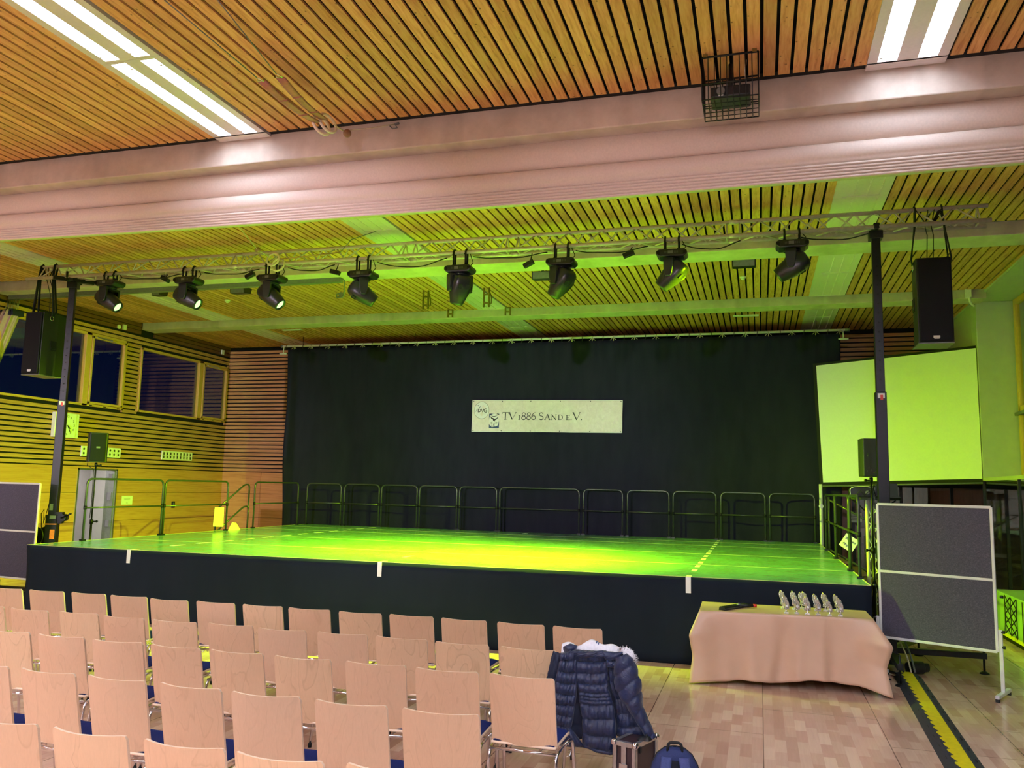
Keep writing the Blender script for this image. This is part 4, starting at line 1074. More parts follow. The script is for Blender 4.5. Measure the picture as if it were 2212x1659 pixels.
# ------------------------------------------------------------------ lifting towers
def tower(label, x, y, top, rz, feet):
    root = thing('lifting_tower', label, 'lifting tower', (x, y, 0), 0)
    R = Matrix.Rotation(rz, 3, 'Z')
    MB().box((0, 0, 1.7), (0.125, 0.125, 3.1), R).build('outer_mast', 'black_metal', root, bevel=0.006)
    hs = MB()
    inner = MB().box((0, 0, (3.2+top)/2), (0.10, 0.10, top-3.2), R).build('inner_mast', 'black_metal', root, bevel=0.005)
    for k in range(16):
        z = 3.4+0.118*k
        if z < top-0.1: hs.cyl(R @ Vector((0, -0.049, z)), R @ Vector((0, -0.0515, z)), 0.011, 10)
    hs.build('pin_hole', 'dark_gap', inner)
    hd = MB().box((0, 0, top+0.03), (0.16, 0.16, 0.10), R).cyl((0, -0.16, top+0.10), (0, 0.16, top+0.10), 0.03)
    hd.box((0, 0, top+0.12), (0.07, 0.30, 0.07), R)
    hd.build('head_block', 'black_metal', root, bevel=0.008)
    st = MB().box(R @ Vector((0, -0.0655, 3.20)), (0.08, 0.003, 0.06), R).build('warning_sticker', 'paper', root)
    MB().box(R @ Vector((0.005, -0.068, 3.18)), (0.03, 0.003, 0.06), R).build('red_mark', 'red_paint', st)
    w = MB().box(R @ Vector((0.10, 0, 1.35)), (0.10, 0.14, 0.18), R).cyl(R @ Vector((0.15, -0.10, 1.35)), R @ Vector((0.15, 0.10, 1.35)), 0.06)
    w.tube([R @ Vector((0.15, -0.12, 1.35)), R @ Vector((0.30, -0.12, 1.42)), R @ Vector((0.30, -0.22, 1.42))], 0.012, 6)
    w.build('winch', 'black_metal', root)
    MB().box((0, 0, 0.72), (0.17, 0.17, 1.36), R).build('base_sleeve', 'black_metal', root, bevel=0.008)
    MB().box(R @ Vector((0.03, -0.088, 1.09)), (0.07, 0.004, 0.15), R).box(R @ Vector((0, -0.088, 1.25)), (0.17, 0.004, 0.015), R).build('orange_label', 'orange_paint', root)
    MB().box(R @ Vector((-0.02, -0.067, 1.52)), (0.05, 0.004, 0.10), R).box(R @ Vector((0.02, -0.088, 1.36)), (0.09, 0.004, 0.05), R).build('plate_label', 'grey_metal', root)
    for (fx, fy) in feet:
        d = Vector((fx-x, fy-y, 0)); L = d.length; a = math.atan2(d.y, d.x); Q = Matrix.Rotation(a, 3, 'Z')
        lg = MB().box(Q @ Vector((L/2+0.04, 0, 0.20)), (L-0.02, 0.065, 0.065), Q).build('outrigger', 'black_metal', root, bevel=0.005)
        j = MB().cyl((d.x, d.y, 0.015), (d.x, d.y, 0.32), 0.013, 10).lathe([(0.055, 0.0), (0.05, 0.014), (0.02, 0.03)], 18, (d.x, d.y, 0))
        j.tube([(d.x, d.y, 0.32), (d.x-0.08, d.y, 0.36), (d.x-0.11, d.y, 0.33)], 0.009, 6).ball((d.x-0.12, d.y, 0.335), 0.025, 8)
        j.build('jack_foot', 'black_metal', lg)
    return root
def towers():
    tower('black telescopic lifting tower holding the right end of the truss', 1.43, 11.03, 5.19, 0.0, [(2.435, 11.035), (1.40, 9.98), (0.95, 11.95) if False else (1.9, 11.95)])
    lt = tower('black telescopic lifting tower holding the left end of the truss, beside the stage corner', -10.93, 11.03, 5.14, math.radians(28), [(-11.9, 11.03), (-10.95, 10.15), (-11.5, 11.9)])
    # crossbar on the head of the left tower
    p = at(150, 606, y=11.0)
    root = thing('truss_adapter', 'black fork adapter between the left tower and the truss', 'adapter', (-10.93, 11.03, 5.26))
    a, b = at(122, 602, y=10.6), at(187, 620, y=11.3)
    MB().box((0, 0, 0.0), (0.09, 0.62, 0.06), Matrix.Rotation(math.radians(-35), 3, 'Z')).build('fork_bar', 'black_metal', root, bevel=0.005)
    MB().cyl((0.05, -0.2, 0.0), (0.05, -0.2, 0.10), 0.018).cyl((-0.1, 0.15, 0.0), (-0.1, 0.15, 0.10), 0.018).build('fork_pin', 'black_metal', root)
    # cable reel on the left side of the left tower
    p = at(88, 1160, y=11.0); q = Vector((p.x, p.y, 1.06))-Vector(lt.location)
    rl = MB().cyl(q+Vector((0, -0.08, 0)), q+Vector((0, 0.08, 0)), 0.09, 20).cyl(q+Vector((0, -0.10, 0)), q+Vector((0, -0.08, 0)), 0.14, 20).cyl(q+Vector((0, 0.08, 0)), q+Vector((0, 0.10, 0)), 0.14, 20)
    rl.cyl(q, Vector((-0.05, 0, 1.06)), 0.02)
    reel = rl.build('cable_reel', 'black_plastic', lt)
    MB().tube([q+Vector((0, 0, 0.1)), q+Vector((-0.03, 0, 0.35)), q+Vector((0.02, 0, 0.42)), q+Vector((0.03, 0, 0.2)), q+Vector((0.12, 0, 0.55)), q+Vector((0.2, 0, 0.8))], 0.007, 6).build('steel_cable', 'rubber', reel)
towers()

# ------------------------------------------------------------------ hanging loudspeakers
def hung_speaker(label, x0, x1, z0, z1, yf, depth, side):
    cx = (x0+x1)/2; w = x1-x0; h = z1-z0
    root = thing('hanging_loudspeaker', label, 'loudspeaker', (cx, yf+depth/2, z0))
    body = MB().prism([(-w/2, -depth/2+0.03), (w/2, -depth/2+0.03), (w/2, depth*0.1), (w/2-0.05, depth/2), (-w/2+0.05, depth/2), (-w/2, depth*0.1)], 'z', 0, h)
    cab = body.build('cabinet', 'speaker_wood', root, bevel=0.008)
    MB().span((-w/2+0.012, -depth/2, 0.012), (w/2-0.012, -depth/2+0.03, h-0.012)).build('grille', 'speaker_grille', root, bevel=0.012)
    lg = MB().span((-0.036, -depth/2-0.004, 0.05), (0.036, -depth/2, 0.078)).span((-0.028, -depth/2-0.004, 0.04), (0.028, -depth/2, 0.046))
    lg.build('maker_badge', 'paper', root)
    for s in (-1, 1):
        hh = MB().span((s*(w/2+0.003)-0.004, -0.07, h*0.40), (s*(w/2+0.003)+0.004, 0.05, h*0.56)); hd = hh.build('side_handle', 'dark_gap', root)
        MB().span((s*(w/2+0.006)-0.004, -0.06, h*0.43), (s*(w/2+0.006)+0.004, 0.04, h*0.46)).build('grip_bar', 'black_plastic', hd)
        MB().tube([Vector((s*(w/2+0.012), -0.1+0.035*math.cos(a*PI/8), h-0.09+0.035*math.sin(a*PI/8))) for a in range(16)], 0.007, 6, True).build('fly_ring', 'chrome', root)
    MB().span((-w/2, -depth/2+0.02, -0.012), (w/2, depth/2-0.06, 0)).build('bottom_plate', 'grey_metal', root)
    for s in (-1, 1):
        xs = s*(w/2-0.02); yt = YT-(yf+depth/2); zt = ZT-z0
        m = MB()
        m.tube([(s*(w/2+0.014), -0.1, h-0.06), (s*(w/2+0.03), -0.10, h+0.02), (xs*0.92, yt-0.06, ZB-z0), (xs*0.86, yt-0.035, zt+0.0), (xs*0.86, yt, zt+0.034), (xs*0.86, yt+0.035, zt)], 0.02, 6, flat=(0.008, 0.028))
        m.tube([(xs*0.86, yt+0.035, zt), (xs*0.95, yt-0.02, ZB-z0), (s*(w/2+0.01), -0.02, h+0.03), (s*(w/2+0.014), -0.08, h-0.05)], 0.02, 6, flat=(0.008, 0.022))
        m.build('strap', 'strap_black', root)
    m = MB().tube([(-w/2*0.8, yt, zt+0.03), (-0.05, yt-0.04, zt-0.17), (0.05, yt-0.04, zt-0.17), (w/2*0.8, yt, zt+0.03)], 0.02, 6, flat=(0.008, 0.025)); m.build('tie_strap', 'strap_black', root)
    m = MB()
    for dx in (-0.02, 0.05): m.tube([(dx, 0.05, h-0.02), (dx+0.01, 0.02, h+0.35), (dx-0.02, yt, ZB-z0), (dx+0.02, yt-0.02, zt)], 0.006, 6)
    m.build('signal_cable', 'rubber', root)
def speakers():
    yf = 10.80
    a, b = at(1840+700/4.878, 420+655/4.878, y=yf), at(1840+1058/4.878, 420+1555/4.878, y=yf)
    c, d = at(1840+1085/4.878, 420+655/4.878, y=yf), at(1840+682/4.878, 420+1555/4.878, y=yf)
    hung_speaker('big black loudspeaker hanging from the right end of the truss', (a.x+d.x)/2, (b.x+c.x)/2, (b.z+d.z)/2, (a.z+c.z)/2, yf, 0.52, 1)
    a, b = at(262/5.925, 560+668/5.925, y=yf), at(545/5.925, 560+1470/5.925, y=yf)
    c, d = at(482/5.925, 560+675/5.925, y=yf), at(322/5.925, 560+1463/5.925, y=yf)
    hung_speaker('big black loudspeaker hanging from the left end of the truss', (a.x+d.x)/2, (b.x+c.x)/2, (b.z+d.z)/2, (a.z+c.z)/2, yf, 0.56, -1)
    # small loudspeakers on tripod stands
    for k in range(2):
        if k == 0:
            t = at(213, 935, y=12.2); bt = at(212, 999, y=12.2); x, y, z0, z1, rz = t.x, 12.2, bt.z, t.z, math.radians(48)
            lab = ('small black loudspeaker on a pole stand left of the stage', 'thin black speaker stand behind the left guard rail')
        else:
            t = at(1876, 948, y=12.7); bt = at(1876, 1030, y=12.7); x, y, z0, z1, rz = t.x+0.02, 12.7, bt.z, t.z, math.radians(185)
            lab = ('small black loudspeaker seen from behind, beside the right lifting tower', 'thin black speaker stand behind the right lifting tower')
        h = z1-z0
        root = thing('small_loudspeaker', lab[0], 'loudspeaker', (x, y, z0), rz)
        MB().prism([(-0.14, -0.13), (0.14, -0.13), (0.165, -0.05), (0.10, 0.14), (-0.10, 0.14), (-0.165, -0.05)] if k == 0 else [(-0.14, -0.13), (0.14, -0.13), (0.14, 0.02), (0.12, 0.13), (-0.12, 0.13), (-0.14, 0.02)], 'z', 0, h).build('cabinet', 'speaker_wood', root, bevel=0.012)
        MB().span((-0.125, -0.142, 0.02), (0.125, -0.13, h-0.02)).build('grille', 'speaker_grille', root, bevel=0.006)
        MB().span((-0.03, -0.147, h*0.47), (0.03, -0.142, h*0.53)).build('maker_badge', 'grey_metal', root)
        if k == 1:
            m = MB().tube([(0.05, 0.135, h*0.5), (0.07, 0.16, h*0.55), (0.06, 0.135, h*0.6)], 0.006, 6)
            for a_ in (-40, 0, 40, 80): m.span((0.05-0.003+0.03*math.sin(a_), 0.13, 0.08+0.03*math.cos(a_)), (0.05+0.003+0.03*math.sin(a_), 0.134, 0.11+0.03*math.cos(a_)))
            m.build('rear_socket', 'rail_steel', root)
        root = thing('speaker_stand', lab[1], 'speaker stand', (x, y, 0), rz)
        MB().cyl((0, 0, 0.25), (0, 0, 1.25), 0.02).build('lower_tube', 'black_metal', root)
        MB().cyl((0, 0, 1.2), (0, 0, z0-0.005), 0.014).build('upper_tube', 'black_metal', root)
        MB().cyl((0, 0, 1.2), (0, 0, 1.28), 0.03).cyl((0.03, 0, 1.24), (0.08, 0, 1.24), 0.012).ball((0.085, 0, 1.24), 0.022, 8).build('collar', 'black_metal', root)
        MB().cyl((0, 0, z0-0.07), (0, 0, z0-0.01), 0.024).cyl((0.02, 0, z0-0.05), (0.07, 0, z0-0.05), 0.01).ball((0.075, 0, z0-0.05), 0.02, 8).build('top_clamp', 'black_metal', root)
        for a_ in (30, 150, 270):
            q = Vector((math.cos(math.radians(a_)), math.sin(math.radians(a_)), 0))
            MB().tube([Vector((0, 0, 0.85)), q*(0.5 if k == 0 else 0.3)+Vector((0, 0, 0.015))], 0.013, 8).build('leg', 'black_metal', root)
            MB().tube([Vector((0, 0, 0.35)), q*(0.25 if k == 0 else 0.15)+Vector((0, 0, 0.42))], 0.008, 6).build('brace', 'black_metal', root)
        MB().tube([(-0.02, 0.15, z0+h*0.35) if k == 0 else (0, 0.15, z0+0.05), (-0.10, 0.2, z0+0.1), (-0.13, 0.12, z0-0.05), (-0.03, 0, z0-0.12), (-0.02, 0.01, 1.6), (-0.03, 0, 1.3)], 0.006, 6).build('cable', 'rubber', root)
speakers()

# ------------------------------------------------------------------ right-hand side: screen, projector stand, stage reflection
def right_side():
    q = [at(1778, 1042, y=18.55), at(2122, 1034, x=3.935), at(2108, 752, x=3.935), at(1763, 790, y=18.55)]
    c = (q[0]+q[1]+q[2]+q[3])/4
    root = thing('projection_screen', 'large white projection screen lit green beside the back curtain', 'screen', c)
    MB().quadbox(q, -0.004).build('screen_cloth', 'screen_white', root, world=True)
    def out(i, d): return q[i]+(q[i]-c).normalized()*d
    w = 0.075
    e = (q[1]-q[0]).normalized(); up = (q[3]-q[0]).normalized()
    o = [q[0]-e*0.07-up*0.08, q[1]-up*0.08, q[2]+up*0.05, q[3]-e*0.07+up*0.05]
    nrm = (q[1]-q[0]).cross(q[3]-q[0]).normalized()
    b = MB()
    b.quadbox([o[0], o[1], q[1], q[0]], -0.006).quadbox([o[0], q[0], q[3], o[3]], -0.006).quadbox([q[3], q[2], o[2], o[3]], -0.006)
    b.build('black_border', 'strap_black', root, world=True)
    MB().cyl(o[0], o[1], 0.018).build('bottom_bar', 'grey_metal', root, world=True)
    # lighting column with table top
    p = at(1880, 1085, y=13.6)
    root = thing('equipment_stand', 'pale green-lit lattice stand carrying the black equipment tray', 'stand', (p.x+0.04, 13.6, 0))
    ps = [(-0.1, -0.08), (0.1, -0.08), (0.0, 0.10)]
    for (x, y) in ps: MB().cyl((x, y, 0.04), (x, y, 1.92), 0.024, 10).build('tube', 'white_paint', root)
    br = MB()
    for i in range(3):
        a, b2 = ps[i], ps[(i+1) % 3]
        for k in range(8): 
            z = 0.1+0.22*k; u, v = (a, b2) if k % 2 else (b2, a)
            br.cyl((u[0], u[1], z), (v[0], v[1], z+0.2), 0.009, 6)
    br.build('brace', 'white_paint', root)
    MB().box((0, 0, 0.02), (0.5, 0.5, 0.04)).build('foot_plate', 'black_metal', root)
    tr = MB().prism([(0.38*math.cos(a*PI/12), 0.25*math.sin(a*PI/12)) for a in range(24)], 'z', 1.93, 1.965)
    tr.tube([(-0.1, -0.05, 1.75), (-0.3, -0.05, 1.93)], 0.012, 6).tube([(0.1, -0.05, 1.75), (0.3, -0.05, 1.93)], 0.012, 6)
    tr.build('tray', 'black_metal', root)
    tx = p.x+0.04
    root = thing('projector', 'dark projector with pale rim and tangled cables on the equipment tray', 'projector', (tx-0.17, 13.52, 1.965))
    MB().prism([(-0.17, 0.0), (0.15, 0.0), (0.15, 0.13), (0.05, 0.155), (-0.12, 0.145), (-0.17, 0.11)], 'y', -0.12, 0.14).build('housing', 'black_plastic', root, bevel=0.01)
    MB().tube(fillet([(-0.16, -0.125, 0.01), (-0.17, -0.125, 0.12), (-0.12, -0.125, 0.15), (0.06, -0.125, 0.16), (0.13, -0.125, 0.15)], 0.03), 0.006, 6).build('pale_rim', 'white_plastic', root)
    MB().cyl((0.07, -0.122, 0.07), (0.07, -0.135, 0.07), 0.028).build('lens', 'grey_metal', root)
    MB().tube([(-0.1, -0.13, 0.02), (-0.03, -0.14, 0.1), (0.03, -0.15, 0.03), (0.1, -0.14, 0.10), (0.13, -0.12, 0.02), (0.16, -0.10, 0.15), (0.19, -0.05, 0.02)], 0.007, 6).build('cable', 'rubber', root)
    root = thing('laptop', 'open black laptop with dark screen on the equipment tray', 'laptop', (tx+0.2, 13.58, 1.965))
    MB().span((-0.16, -0.12, 0), (0.16, 0.1, 0.018)).build('keyboard_base', 'black_plastic', root, bevel=0.003)
    MB().prism([(-0.16, 0.018), (0.16, 0.018), (0.15, 0.21), (-0.15, 0.21)], 'y', 0.10, 0.11).build('screen_lid', 'black_plastic', root)
    # solid box standing in for the stage's reflection in the glass
    root = thing('stage_reflection', 'low pale box standing in for the stage reflection in the glass, black line pattern', 'cabinet', (3.6, 11.9, 0))
    MB().span((3.30, 9.6, 0.07), (3.90, 14.2, 0.66)).build('body', 'reflection_green', root, world=True, bevel=0.01)
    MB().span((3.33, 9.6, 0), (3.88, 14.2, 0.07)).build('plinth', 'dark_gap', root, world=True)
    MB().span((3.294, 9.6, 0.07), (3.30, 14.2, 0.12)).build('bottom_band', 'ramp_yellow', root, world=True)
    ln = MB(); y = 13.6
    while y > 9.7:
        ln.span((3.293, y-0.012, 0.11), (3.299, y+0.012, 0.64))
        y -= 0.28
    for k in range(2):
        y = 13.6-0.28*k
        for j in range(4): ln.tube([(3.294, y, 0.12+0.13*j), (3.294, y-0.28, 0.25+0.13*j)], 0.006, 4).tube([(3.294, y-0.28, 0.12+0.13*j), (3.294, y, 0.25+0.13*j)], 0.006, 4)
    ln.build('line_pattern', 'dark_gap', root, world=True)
    # foyer table behind the glass
    root = thing('foyer_table', 'pale table standing in the foyer behind the glass partition', 'table', (5.4, 15.0, 0))
    MB().box((0, 0, 0.735), (1.8, 0.8, 0.03)).build('tabletop', 'white_paint', root)
    for sx in (-1, 1):
        for sy in (-1, 1): MB().box((sx*0.82, sy*0.34, 0.36), (0.04, 0.04, 0.72)).build('leg', 'grey_metal', root)
right_side()

# ------------------------------------------------------------------ chairs
def chair_proto():
    """origin on the floor under the middle of the top edge of the back; the chair faces +y"""
    root = thing('wooden_chair', 'x', 'chair')
    hw = 0.208; zt, zb = 0.86, 0.432
    def back(off):
        def fn(u, v):
            x = -1+2*u; x = math.sin(x*PI/2)*0.35+x*0.65
            z = zb+(zt-zb)*v
            cut = 0.0
            r = 0.018
            ex = max(0.0, abs(x)*hw-(hw-r))
            if v > 0.5: z -= (r-math.sqrt(max(0, r*r-ex*ex)))*((v-0.5)/0.5)**2
            y = 0.075*(1-v)-0.060*(1-x*x)*(0.55+0.45*v)+0.012*(1-v)**2
            return (x*hw, y+off, z)
        return fn
    # shell: rear face, front face, rim
    n, m = 32, 12
    a, b = MB(), MB()
    f0, f1 = back(0.0), back(0.015)
    vs = [f0(i/n, j/m) for j in range(m+1) for i in range(n+1)]; vs2 = [f1(i/n, j/m) for j in range(m+1) for i in range(n+1)]
    w = n+1
    fs = [(j*w+i, j*w+i+1, (j+1)*w+i+1, (j+1)*w+i) for j in range(m) for i in range(n)]
    a.add(vs, fs, True); a.add(vs2, [tuple(reversed(f)) for f in fs], True)
    back_o = a.build('backrest', 'beech', root, fix=False)
    ring = [i for i in range(n+1)]+[j*w+n for j in range(1, m+1)]+[m*w+i for i in range(n-1, -1, -1)]+[j*w for j in range(m-1, 0, -1)]
    e = MB(); k = len(ring)
    e.add([vs[i] for i in ring]+[vs2[i] for i in ring], [(i, k+i, k+(i+1) % k, (i+1) % k) for i in range(k)], False)
    e.build('plywood_edge', 'ply_edge', back_o, fix=False)
    # seat: plywood shell and blue pad
    def seat(u, v, top):
        x = -1+2*u; y = 0.055+0.40*v
        z = 0.438+0.012*v-0.045*max(0, (v-0.8)/0.2)**2-0.012*(1-x*x)*math.sin(PI*min(1, v*1.1))
        r = 0.05
        hx = 0.205
        if v > 0.88: hx -= 0.05*((v-0.88)/0.12)**2
        return (x*hx, y, z+top)
    s = MB().grid(lambda u, v: seat(u, v, 0.0), 10, 14)
    s.build('seat', 'ply_edge', root, solid=0.013)
    p = MB().grid(lambda u, v: tuple(Vector(seat(0.02+0.96*u, 0.02+0.93*v, 0.012+0.016*min(1, 7*min(u, 1-u, v, 1-v))))), 14, 16).grid(lambda u, v: seat(0.02+0.96*u, 0.02+0.93*v, 0.008), 14, 16)
    p.build('seat_pad', 'blue_seat', root, fix=False)
    # chrome frame
    for sx in (-1, 1):
        lg = MB().tube(fillet([(sx*0.222, -0.005, 0.0), (sx*0.212, 0.05, 0.40), (sx*0.214, 0.22, 0.415)], 0.05), 0.011, 8).build('leg', 'chrome', root)
        MB().cyl((sx*0.222, -0.005, 0), (sx*0.222, -0.003, 0.03), 0.014, 10).build('foot_cap', 'rubber', lg)
        lg = MB().tube(fillet([(sx*0.240, 0.43, 0.0), (sx*0.232, 0.375, 0.425), (sx*0.214, 0.22, 0.415)], 0.06), 0.011, 8).build('leg', 'chrome', root)
        MB().cyl((sx*0.240, 0.43, 0), (sx*0.2385, 0.426, 0.03), 0.014, 10).build('foot_cap', 'rubber', lg)
    f = MB().tube([(-0.212, 0.052, 0.405), (0.212, 0.052, 0.405)], 0.010, 8).tube([(-0.214, 0.22, 0.412), (0.214, 0.22, 0.412)], 0.010, 8)
    f.tube([(-0.10, 0.052, 0.405), (-0.10, 0.22, 0.412)], 0.008, 6).tube([(0.10, 0.052, 0.405), (0.10, 0.22, 0.412)], 0.008, 6)
    f.build('seat_frame', 'chrome', root)
    for sx in (-1, 1):
        l = MB().tube(fillet([(sx*0.222, 0.30, 0.37), (sx*0.242, 0.30, 0.37), (sx*0.242, 0.26, 0.345), (sx*0.222, 0.25, 0.345)], 0.012), 0.005, 6)
        l.box((sx*0.224, 0.33, 0.415), (0.016, 0.09, 0.022)).build('row_connector', 'chrome', root)
    return root

def chairs():
    proto = chair_proto(); used = False
    rows = [(7.00, -1.46, 13), (5.975, -1.11, 12), (5.095, -1.40, 9), (4.16, -1.58, 7), (3.28, -1.44, 5)]
    rn = ['row nearest the stage', 'second row from the stage', 'third row from the stage', 'fourth row from the stage', 'row nearest the camera']
    jit = random.Random(3)
    for r, (y, x0, n) in enumerate(rows):
        for k in range(n):
            x = x0-0.4985*k+jit.uniform(-0.012, 0.012); yy = y+jit.uniform(-0.025, 0.025); rz = math.radians(jit.uniform(-2.5, 2.5))
            if r == 1 and k == 0: lab = 'beech chair under the navy jacket, aisle end of the %s' % rn[r]; yy = y; rz = 0
            elif k == 0: lab = 'beech chair at the aisle end of the %s' % rn[r]
            else: lab = 'beech chair, %s from the aisle end of the %s' % (ORD[k], rn[r])
            if not used:
                o = proto; o.location = (x, yy, 0); o.rotation_euler = (0, 0, rz); o['label'] = lab; used = True
            else: o = dup(proto, (x, yy, 0), rz, lab)
            o['group'] = 'beech chairs in rows'
chairs()

# ------------------------------------------------------------------ jacket, flight case, backpack
def jacket():
    YJ = 5.855
    def J(cx, cy, d=0.0):  # crop pixel of the jacket close-up -> point in its hanging plane, d towards the camera
        p = at(1180+cx/5.947, 1380+cy/5.947, y=YJ)
        return Vector((p.x, YJ-d, p.z))
    root = thing('quilted_jacket', 'navy quilted down jacket hung inside out over a chair back', 'jacket', (-1.08, YJ, 0.26))
    def panel(name, left, right, seams, depth, nu=26, nv=72, pm=1.0, wave=0.012, curl=0.0):
        """left, right: crop polylines from top to bottom; seams: v positions of the quilting"""
        def along(pl, v):
            t = v*(len(pl)-1); i = min(int(t), len(pl)-2); f = t-i
            return (pl[i][0]*(1-f)+pl[i+1][0]*f, pl[i][1]*(1-f)+pl[i+1][1]*f)
        def fn(u, v):
            l = along(left, v); r = along(right, v)
            cx, cy = l[0]*(1-u)+r[0]*u, l[1]*(1-u)+r[1]*u
            cy += 10*math.sin(PI*u)
            s = 0
            for a, b in zip(seams, seams[1:]):
                if a <= v <= b: s = abs(math.sin(PI*(v-a)/(b-a)))**0.55; break
            edge = min(1, 6*u, 6*(1-u))**0.5
            d = depth+0.030*pm*s*edge+wave*math.sin(u*11+v*5)*0.5+0.004*math.sin(u*37+v*23)+0.003*math.sin(u*61-v*41)+curl*(u-0.5)
            return J(cx, cy, d)
        mb = MB().grid(fn, nu, nv)
        return mb.build(name, 'navy_quilt', root, world=True, fix=False, solid=0.012)
    panel('inner_backing', [(215, 190), (180, 420), (150, 700), (180, 1000), (240, 1180), (330, 1300)], [(980, 200), (960, 420), (960, 700), (1060, 950), (1150, 1130), (1200, 1200)], [0, 0.25, 0.5, 0.75, 1.0], -0.03, 20, 40, 0.3).data.materials[0] = M['navy_trim']
    sm = [0, 0.06, 0.14, 0.24, 0.36, 0.475, 0.585, 0.70, 0.80, 0.90, 1.0]
    panel('back_panel', [(372, 130), (372, 290), (392, 480), (420, 620), (440, 780), (470, 1000), (480, 1200), (470, 1352)],
          [(770, 150), (790, 300), (795, 480), (800, 640), (860, 800), (890, 1000), (905, 1250), (890, 1440)], [0, 0.125, 0.245, 0.365, 0.475, 0.515, 0.55, 0.595, 0.725, 0.86, 1.0], 0.02)
    panel('left_front', [(215, 170), (195, 290), (165, 450), (135, 600), (120, 760), (110, 900), (105, 1060), (110, 1330)],
          [(392, 130), (405, 300), (412, 480), (408, 640), (390, 790), (365, 960), (335, 1130), (500, 1352)], [0, 0.10, 0.235, 0.36, 0.49, 0.61, 0.73, 0.85, 1.0], 0.045)
    panel('left_facing', [(110, 145), (80, 260), (45, 400), (15, 520), (20, 640), (60, 760)], [(215, 170), (190, 290), (165, 430), (135, 590), (125, 680), (120, 780)], [0, 0.5, 1.0], 0.03, 8, 30, 0.4).data.materials[0] = M['navy_trim']
    panel('right_front', [(795, 330), (810, 560), (880, 780), (900, 960), (905, 1150), (905, 1260)], [(890, 330), (960, 560), (1060, 760), (1180, 960), (1260, 1120), (1330, 1230)], [0, 0.2, 0.4, 0.6, 0.8, 1.0], -0.02, 18, 50, 0.5)
    panel('right_yoke', [(730, 140), (790, 250), (800, 330)], [(1000, 160), (920, 260), (890, 340)], [0, 0.5, 1.0], 0.045, 12, 24, 0.8)
    panel('collar', [(330, 140), (300, 160), (372, 200)], [(740, 140), (775, 175), (780, 215)], [0, 1.0], 0.05, 24, 12, 0.6)
    # right sleeve: puffed tube with diagonal quilting
    ax = [(985, 185), (1020, 300), (1045, 430), (1075, 560), (1115, 690), (1160, 820), (1210, 930), (1265, 1040), (1325, 1150), (1375, 1235)]
    wd = [70, 135, 158, 165, 140, 100, 82, 74, 66, 56]
    def sl(u, v):
        t = v*(len(ax)-1); i = min(int(t), len(ax)-2); f = t-i
        cx, cy, w = ax[i][0]*(1-f)+ax[i+1][0]*f, ax[i][1]*(1-f)+ax[i+1][1]*f, wd[i]*(1-f)+wd[i+1]*f
        a = 2*PI*u
        q = abs(math.sin(PI*(v*6.2+0.25*math.cos(a))))**0.5
        k = 0.84+0.16*q+0.03*math.sin(a*5+v*20)
        pxm = 0.001835/ 1.95 * 1.0
        p = J(cx+w*k*math.cos(a)*0.98, cy-w*0.35*math.cos(a), 0.07+0.075*k*math.sin(a)*min(1, w/110))
        return p
    MB().grid(sl, 36, 90).build('sleeve', 'navy_quilt', root, world=True, fix=False)
    # left sleeve falls inside behind the chair back: short stub seen above the left front
    MB().tube([J(250, 150, 0.0), J(300, 125, -0.03), J(372, 150, -0.03)], 0.03, 10).build('shoulder_seam', 'navy_quilt', root, world=True)
    hm = MB()
    for pl in ([(110, 1330), (300, 1345), (480, 1352)], [(470, 1352), (560, 1372), (660, 1420), (830, 1450), (890, 1440)]): hm.tube([J(x, y, 0.035) for x, y in pl], 0.012, 8)
    hm.build('hem', 'navy_quilt', root, world=True)
    # white garment under it
    root = thing('white_garment', 'white garment folded over the chair back under the navy jacket', 'clothing', (-1.1, 5.93, 0.86))
    def wf(u, v):
        a = PI*v; x = -1.345+0.40*u
        z = 0.878+0.03*math.sin(PI*min(1, max(0, (u-0.25)/0.7)))+0.012*math.sin(u*PI*5)
        return (x, 5.935-0.06*math.cos(a)+0.01*math.sin(u*14), z+0.035*math.sin(a)-0.10*abs(math.cos(a))**3)
    MB().grid(wf, 40, 16).build('folded_cloth', 'white_cloth', root, world=True, fix=False, solid=0.008)
    st = MB()
    for k in range(2): st.grid(lambda u, v: tuple(Vector(wf(0.60+0.035*k+0.016*u, v))+Vector((0, 0, 0.006))), 2, 16)
    st.build('stripe', 'logo_blue', root, world=True, fix=False)
    root = thing('fur_trim', 'whitish fur trim of a hood sticking out at the jacket shoulder', 'fur trim', J(1060, 220, 0.02))
    mb = MB(); rr = random.Random(5)
    pts = [J(x, y, 0.02) for x, y in ((965, 150), (1020, 150), (1070, 190), (1100, 240), (1110, 275))]
    mb.tube(pts, [0.012, 0.028, 0.034, 0.028, 0.012], 10)
    for k in range(240):
        t = rr.random()*(len(pts)-1.001); i = int(t); p = pts[i].lerp(pts[i+1], t-i); d = Vector((rr.uniform(-1, 1), rr.uniform(-1, 0.4), rr.uniform(-0.6, 1))).normalized()
        mb.tube([p+d*0.02, p+d*(0.034+0.014*rr.random())+Vector((0.004, 0, -0.002))], [0.0022, 0.0006], 3, caps=False)
    mb.build('fur', 'white_cloth', root, world=True)
    root['label'] = 'tuft of whitish fur trim at the right shoulder of the navy jacket'
jacket()

